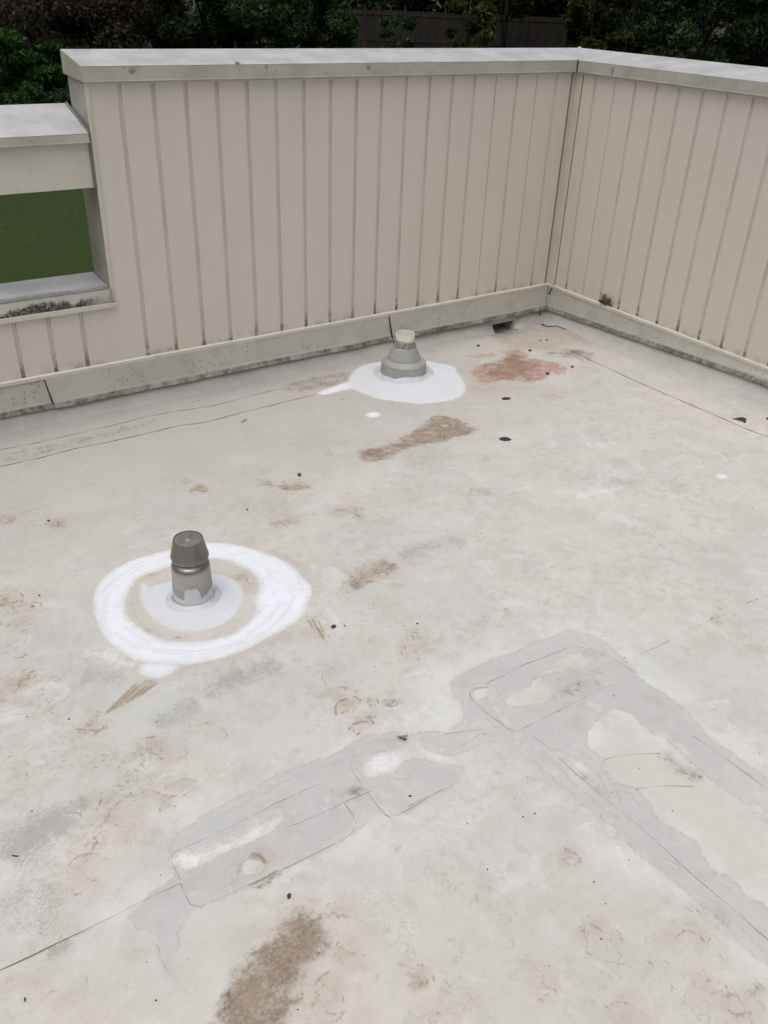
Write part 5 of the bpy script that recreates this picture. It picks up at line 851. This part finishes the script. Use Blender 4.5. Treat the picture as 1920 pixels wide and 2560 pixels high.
# staple shaped wire, curled stems
def wire(name, n, pts, r0, lab, cat, mat=M_BRN, lift=.002):
    q = [(x, y, Hz(x, y)+lift) for x, y in smooth_line(PL(n, pts), 1)]; b = MB(); tube(b, q, r0, r0*.8, 5); tag(b.build(name, mat), lab, cat)
wire('staple', 'c3', [(1042, 790), (1058, 777), (1066, 776), (1064, 782), (1052, 788)], .0012, 'small bent wire staple on the roof in front of the seam', 'staple')
wire('stem', 'z4', [(768, 590), (760, 578), (775, 568), (785, 590), (850, 612), (930, 608), (1025, 632)], .0030, 'dry brown stem lying along the foot of the right wall in the corner', 'stem', M_LEAF, .004)
wire('stem', 'c7', [(55, 518), (68, 521), (80, 520)], .002, 'short dark stem in the grey smudge at the left edge', 'stem')
# curled leaves
def leaf(name, lab, loc, L, rot, lobes=True, curl=.3):
    v = [(0, 0, 0)]; f = []; n = 36
    for k in range(n):
        a = 2*math.pi*k/n; r = L*.5*(1 if not lobes else (.42+.58*abs(math.cos(2.5*a))**1.5)); rr = r*(1 if lobes else abs(math.cos(a))**.3*.5+.2)
        x, y = rr*math.cos(a), rr*math.sin(a)*(.8 if lobes else .3); v.append((x, y, curl*L*((y/L)**2*3+.25*math.sin(5*a+x/L*4))))
    for k in range(n): f.append((0, 1+k, 1+(k+1) % n))
    t = thing(name, lab, 'leaf', loc); o = mesh('blade', v, f, M_LEAF, t, True); o.rotation_euler = rot
    m = o.modifiers.new('s', 'SOLIDIFY'); m.thickness = .0008
    b = MB(); tube(b, [(-L*.85, .0, -L*.02), (-L*.4, .002, 0), (0, 0, .001)], .0011, .0008, 5); s_ = b.build('stalk', M_LEAF, t); s_.rotation_euler = rot
    return t
leaf('dead_leaf', 'curled brown maple leaf caught on the base rail of the right wall', (-.022, -.53, .190), .11, (1.35, .15, 1.75))
leaf('dead_leaf', 'narrow brown leaf standing on the roof just below the inner corner', (-.155, -.115, .02), .07, (.2, 1.35, .6), False)
leaf('dead_leaf', 'thin brown curled leaf hanging over the flashing at the inner corner', (-.045, -.075, .135), .065, (.3, 1.3, 2.6), False, .5)
# web of thin wire at the corner of the rail
b = MB(); tube(b, [(-.06, -.018, .171), (-.03, -.03, .176), (-.022, -.07, .172), (-.020, -.12, .166), (-.02, -.15, .155)], .0016); tag(b.build('wire', M_TRIM), 'thin beige wire looped over the rail at the inner corner', 'wire')

def wasp(lab, loc, rz, ry=0):
    t = thing('wasp', lab, 'insect', loc, rz); t.rotation_euler[1] = ry
    o = lathe('body', [(.0001, -.0145), (.0020, -.012), (.0030, -.008), (.0022, -.0035), (.0007, -.001), (.0020, .0012), (.0026, .004), (.0018, .0068), (.0008, .0074), (.0021, .0088), (.0019, .0108), (.0001, .0122)], simple('wasp_shell', (.22, .06, .025), (.08, .03, .015), 200, .4), t, 12)
    o.rotation_euler = (0, math.pi/2, 0); o.location = (0, 0, .0045)
    b = MB()
    for sx in (-1, 1):
        for k in range(3):
            x = .002+.003*k; tube(b, [(x, 0, .004), (x+.002*(k-1), sx*.006, .007), (x+.004*(k-1), sx*.011, .0)], .0004, .0003, 4)
        tube(b, [(.011, sx*.001, .005), (.016, sx*.004, .008), (.019, sx*.005, .006)], .0003, .0002, 4)
    b.build('legs', M_BRN, t)
    for sx in (-1, 1):
        v = [(.005, sx*.001, .007), (-.002, sx*.005, .010), (-.011, sx*.009, .011), (-.015, sx*.008, .010), (-.012, sx*.004, .009), (-.004, sx*.0015, .008)]
        mesh('wing', v, [tuple(range(6))], simple('wasp_wing', (.10, .05, .03), (.06, .03, .02), 200, .3), t)
    return t
wasp('reddish brown wasp resting on the front edge of the wall coping', (-2.187, -.024, ZI+.0), .3)
wx, wy = fl('D', 868, 1597); wasp('dead brown wasp lying on the grey area of the roof', (wx, wy, Hz(wx, wy)+.001), 2.2)
# nest mud / dropping spots on the fascia
def spot(pn, x, y, rx, rz_, lab, tail=0):
    pxx, pyy = cr(pn, x, y); d = ray(pxx, pyy)
    ty = (YI-.004-CAM[1])/d[1]; p = CAM+ty*d; wallr = p[0] > YI
    if wallr: tx = (YI-.004-CAM[0])/d[0]; p = CAM+tx*d
    v = [(0, 0, 0)]
    for k in range(14):
        a = 6.283*k/14; q = r_.uniform(.75, 1.15); u, z = rx*math.cos(a)*q, rz_*math.sin(a)*q-(rz_*1.6*tail if k in (10, 11) else 0)
        v.append((.0022, u, z) if wallr else (u, .0022, z))
    f = [(0, 1+k, 1+(k+1) % 14) for k in range(14)]; o = mesh('mud_dab', v, f, simple('mud', (.33, .30, .24), (.24, .21, .16), 90, .9)); o.location = p; tag(o, lab, 'mud')
spot('c2', 986, 300, .011, .013, 'tear shaped brown mud dab on the coping edge just right of the corner', 1)
spot('c1', 1152, 288, .007, .008, 'small round brown dab on the coping edge right of the wasp')
spot('c1', 1595, 290, .014, .011, 'pale ring shaped dab in the middle of the long coping edge')
spot('c1', 572, 303, .016, .012, 'ragged pale brown dab near the left end of the coping edge')

# ------------------------------------------------------------------ land, trees, fence beyond
def az(px): d = ray(px, 200); h = np.array([d[0], d[1]]); return h/np.linalg.norm(h)
def far(px, dist): a = az(px); return CAM[0]+a[0]*dist, CAM[1]+a[1]*dist
ax0 = az(960); side = np.array([ax0[1], -ax0[0]])
def terr(x, y):
    d = (x-CAM[0])*ax0[0]+(y-CAM[1])*ax0[1]; t = min(1, max(0, (d-37)/19)); return GROUND+2.45*t*t*(3-2*t)
def ground_mesh(name, d0, d1, nd, ws, nw, mat, up=0.):
    v = []; f = []
    for i in range(nd+1):
        d = d0+(d1-d0)*(i/nd)**1.6
        for j in range(nw+1):
            u = ws*((j/nw)*2-1); u = u*abs(u/ws)**.5; x = CAM[0]+ax0[0]*d+side[0]*u; y = CAM[1]+ax0[1]*d+side[1]*u; v.append((x, y, terr(x, y)+up+.02*math.sin(x*.7)*math.cos(y*.9)))
    for i in range(nd):
        for j in range(nw): k = i*(nw+1)+j; f.append((k, k+1, k+nw+2, k+nw+1))
    return tag(mesh(name, v, f, mat, None, True), kind='structure')
def mat_lawn():
    m = NT('lawn_grass', .9); m.b.inputs['Specular IOR Level'].default_value = .15
    b = m.mix(m.ss(m.noise(.35, 5), .35, .65), (.027, .046, .010), (.033, .048, .011)); b = m.mix(m.ss(m.noise(2.2, 6, .7), .35, .7, 0, .7), b, (.028, .046, .013))
    b = m.mix(m.ss(m.noise(14, 6, .75), .5, .8, 0, .35), b, (.048, .062, .020)); return m.done(b, bump=m.noise(10, 4, .6), bstr=.35, bdist=.03)
ground_mesh('lawn', -60, 400, 60, 300, 50, mat_lawn())
M_LIT = simple('leaf_litter', (.030, .026, .018), (.018, .016, .012), 2, .95)
ground_mesh('woodland_floor', 40.5, 300, 30, 200, 40, M_LIT, .035)
# grass blades on the stretch of lawn seen through the gap (nobody could count them)
gr = []; gf = []
for i in range(9000):
    d = r_.uniform(15, 31); x, y = far(r_.uniform(-150, 330), d); z = terr(x, y); a = r_.uniform(0, 6.28); h = r_.uniform(.01, .03); wd = r_.uniform(.006, .012); k = len(gr)
    gr += [(x-wd*math.cos(a), y-wd*math.sin(a), z), (x+wd*math.cos(a), y+wd*math.sin(a), z), (x+r_.uniform(-.05, .05), y+r_.uniform(-.05, .05), z+h)]; gf.append((k, k+1, k+2))
tag(mesh('grass', gr, gf, simple('grass_blades', (.030, .050, .012), (.034, .052, .012), 1, .9)), kind='stuff')

def mat_leaf(name, cols, scale=.9):
    m = NT(name, .75); m.b.inputs['Specular IOR Level'].default_value = .08
    r = m.attr('tone'); b = m.mix(m.ss(r, 0., .5), cols[0], cols[1]); b = m.mix(m.ss(r, .55, 1.), b, cols[2])
    m.done(b); tr = m.t.nodes.new('ShaderNodeBsdfTranslucent'); m.put(tr.inputs[0], cols[2]); mx = m.t.nodes.new('ShaderNodeMixShader'); mx.inputs[0].default_value = .18
    out = m.t.nodes['Material Output']; m.t.links.new(m.b.outputs[0], mx.inputs[1]); m.t.links.new(tr.outputs[0], mx.inputs[2]); m.t.links.new(mx.outputs[0], out.inputs['Surface']); return m.m
G_DARK = mat_leaf('leaves_dark', ((.014, .024, .013), (.024, .039, .019), (.042, .064, .028)))
G_MID = mat_leaf('leaves_mid', ((.019, .037, .014), (.032, .060, .021), (.060, .098, .034)))
G_BRI = mat_leaf('leaves_bright', ((.018, .045, .010), (.032, .085, .016), (.065, .135, .028)))
G_YEL = mat_leaf('leaves_olive', ((.025, .032, .010), (.045, .055, .014), (.085, .095, .025)))
G_BRN = mat_leaf('leaves_brown', ((.028, .023, .017), (.050, .041, .029), (.098, .080, .060)))
M_BARK = simple('bark', (.022, .018, .014), (.014, .012, .010), 6, .95, bump=.5)
def foliage(cl, nleaf, size, seed):
    """leaf faces spread through the clumps; returns arrays"""
    rg = np.random.default_rng(seed); C_ = np.array([c[:3] for c in cl]); R_ = np.array([c[3] for c in cl]); pr = R_**2/np.sum(R_**2)
    k = rg.choice(len(cl), nleaf, p=pr); d = rg.normal(size=(nleaf, 3)); d /= np.linalg.norm(d, axis=1)[:, None]
    rad = R_[k]*(.35+.65*rg.random(nleaf)**.5)*(1+.18*rg.normal(size=nleaf)); c = C_[k]+d*rad[:, None]*np.array([1, 1, .8])
    u = rg.normal(size=(nleaf, 3)); u /= np.linalg.norm(u, axis=1)[:, None]; w_ = np.cross(u, rg.normal(size=(nleaf, 3))); w_ /= np.linalg.norm(w_, axis=1)[:, None]
    s_ = size*(.5+.9*rg.random(nleaf))[:, None]; v = np.stack([c-u*s_, c+w_*s_*.42, c+u*s_, c-w_*s_*.42], 1).reshape(-1, 3)
    tone = np.clip(rg.random(nleaf)*.75+.35*rg.random(len(cl))[k]-.05, 0, 1); return v, np.repeat(tone, 4)
def leafmesh(name, v, tone, mat, parent):
    me = bpy.data.meshes.new(name); n = len(v)//4; me.vertices.add(len(v)); me.vertices.foreach_set('co', v.astype(np.float32).ravel())
    me.loops.add(n*4); me.loops.foreach_set('vertex_index', np.arange(n*4, dtype=np.int32)); me.polygons.add(n)
    me.polygons.foreach_set('loop_start', np.arange(0, n*4, 4, dtype=np.int32)); me.polygons.foreach_set('loop_total', np.full(n, 4, np.int32)); me.update(calc_edges=True)
    a = me.attributes.new('tone', 'FLOAT', 'POINT'); a.data.foreach_set('value', tone.astype(np.float32)); return link(me, name, mat, parent)
def crown_clumps(h0, h1, R, n, seed, low=.0):
    q = random.Random(seed); cl = []
    for i in range(n):
        t = q.random(); z = h0+(h1-h0)*t; rr = R*math.sqrt(max(.05, 1-(2*t-.85)**2*.8))*q.uniform(.45, 1.); a = q.uniform(0, 6.283); cl.append((rr*math.cos(a), rr*math.sin(a), z, q.uniform(.45, 1.0)*R*.34))
    return cl
def tree(px, dist, h, R, mat, label, seed, nleaf=9000, size=.15, h0=.3, n=34, name='tree', cat='tree', group=None):
    x, y = far(px, dist); t = thing(name, label, cat, (x, y, terr(x, y)-.05), 0, group); cl = crown_clumps(h0, h, R, n, seed)
    v, tn = foliage(cl, nleaf, size, seed); leafmesh('crown', v, tn, mat, t)
    b = MB(); tube(b, [(0, 0, 0), (.08, .05, h*.3), (-.05, .1, h*.6), (0, 0, h*.9)], .035*h*.5, .03, 8)
    q = random.Random(seed+5)
    for i in range(9):
        c = cl[q.randrange(len(cl))]; z = h*q.uniform(.12, .6); tube(b, [(0, 0, z), (c[0]*.5, c[1]*.5, (z+c[2])/2+.1), (c[0], c[1], c[2])], .012*h*.5, .012, 5)
    b.build('trunk', M_BARK, t, smooth=True); return t
GT = 'trees along the far edge of the lawn'
tree(30, 46, 2.6, 1.6, G_BRI, 'bright green leafy bush at the left edge beyond the lawn, behind the low wall', 11, 9000, .17, .2, name='bush', cat='bush', n=26)
tree(140, 47.5, 1.9, 1.2, G_BRI, 'lower bright green bush directly left of the tall wall end', 12, 5000, .16, .2, name='bush', cat='bush', n=20)
tree(110, 52, 9, 3.6, G_BRN, 'brownish vine covered tree behind the two bright bushes', 13, 26000, .12, group=GT)
tree(330, 52.5, 8.5, 3.3, G_BRN, 'brown leaved tree above the left end of the tall wall', 14, 24000, .12, group=GT)
tree(520, 53, 9.5, 3.4, G_DARK, 'dark green tree right of the brown leaved trees', 15, 20000, .16, group=GT)
tree(650, 50, 7.5, 2.9, G_MID, 'mid green feathery tree left of the wooden fence', 16, 22000, .13, group=GT)
tree(790, 49, 4.8, 2.0, G_MID, 'small mid green tree ending just before the wooden fence', 17, 15000, .13, group=GT)
tree(985, 51.5, 2.9, .95, G_MID, 'slim leafy sapling in front of the left part of the fence', 18, 4500, .13, name='sapling', group=GT, n=14)
tree(1165, 50.5, 4.4, 1.25, G_YEL, 'olive green young tree in front of the middle of the fence', 19, 7500, .17, name='sapling', group=GT, n=16)
tree(1250, 52, 8, 1.6, G_DARK, 'dark slender tree hanging over the right part of the fence', 24, 6000, .15, h0=2.6, group=GT)
tree(1465, 50, 5.0, 1.7, G_YEL, 'olive leaved tree above the inner corner of the walls', 20, 9000, .17, group=GT, n=24)
tree(1560, 54, 9, 3.2, G_DARK, 'dark tree right of the wooden fence', 21, 20000, .16, group=GT)
tree(1740, 51, 8, 3.0, G_MID, 'mid green tree above the right wall', 22, 16000, .15, group=GT)
tree(1900, 55, 9.5, 3.4, G_DARK, 'dark tree at the far right edge', 23, 18000, .16, group=GT)
tree(1650, 48.5, 2.6, 1.3, G_DARK, 'low dark shrub in front of the trees at the right', 25, 5000, .15, name='bush', cat='bush', group=None)
tree(1010, 60, 10, 3.8, G_DARK, 'dark tree rising behind the left part of the fence', 26, 14000, .2, group=GT)
tree(1290, 61, 10, 3.8, G_DARK, 'dark tree rising behind the right part of the fence', 27, 14000, .2, group=GT)
tree(-250, 50, 9, 3.6, G_MID, 'tree outside the left edge', 28, 10000, .2, group=GT)
tree(2160, 50, 9, 3.6, G_DARK, 'tree outside the right edge', 29, 10000, .2, group=GT)
# the deeper wood, one mass
cl = []; q = random.Random(9)
for i in range(230):
    px = q.uniform(-700, 2700); d = q.uniform(62, 80); x, y = far(px, d); cl.append((x, y, GROUND+q.uniform(.5, 11), q.uniform(1.6, 3.0)))
v, tn = foliage(cl, 90000, .32, 99); o = leafmesh('woods', v, tn, G_DARK, None); tag(o, 'dark wood behind the fence and the nearer trees', 'woods', kind='stuff')
# undergrowth along the foot of the trees, one mass
cl = []
for i in range(130):
    px = q.uniform(-500, 2500); 
    if 850 < px < 1400: continue
    d = q.uniform(47.5, 53); x, y = far(px, d); cl.append((x, y, terr(x, y)+q.uniform(0, .9), q.uniform(.5, 1.0)))
for i in range(26):
    x, y = far(q.uniform(-200, 240), q.uniform(43.5, 46)); cl.append((x, y, terr(x, y)+q.uniform(0, .5), q.uniform(.5, .8)))
v, tn = foliage(cl, 34000, .15, 98); o = leafmesh('undergrowth', v, tn, G_DARK, None); tag(o, 'low dark undergrowth along the edge of the wood', 'undergrowth', kind='stuff')
# wooden fence
M_FW = NT('fence_wood', .85); M_FW = M_FW.done(M_FW.mix(M_FW.ss(M_FW.noise(5, 5, stretch=(1, 1, .1)), .35, .65), (.036, .026, .021), (.022, .018, .016)))
fa = np.array(far(812, 56)); fb = np.array(far(1400, 56)); L = np.linalg.norm(fb-fa); ang = math.atan2(fb[1]-fa[1], fb[0]-fa[0])
fen = thing('wooden_fence', 'brown vertical board fence seen between the trees', 'fence', (fa[0], fa[1], terr(*fa)+.25), ang)
npan = max(2, round(L/2.4)); pw = L/npan
for k in range(npan+1):
    b = MB(); b.box(k*pw-.06, k*pw+.06, -.05, .07, -.4, 2.05); b.build('post', M_FW, fen)
for k in range(npan):
    b = MB(); nb = 15
    for j in range(nb):
        a = k*pw+.06+(pw-.12)*j/nb; b.box(a+.012, a+(pw-.12)/nb-.012, .0, .02+.004*(j % 3), -.2, 1.85+.02*math.sin(j*3+k))
    b.build('board_panel', M_FW, fen)
    for z in (.35, 1.62): b = MB(); b.box(k*pw+.0605, (k+1)*pw-.0605, -.03, -.001, z, z+.07); b.build('fence_rail', M_FW, fen)
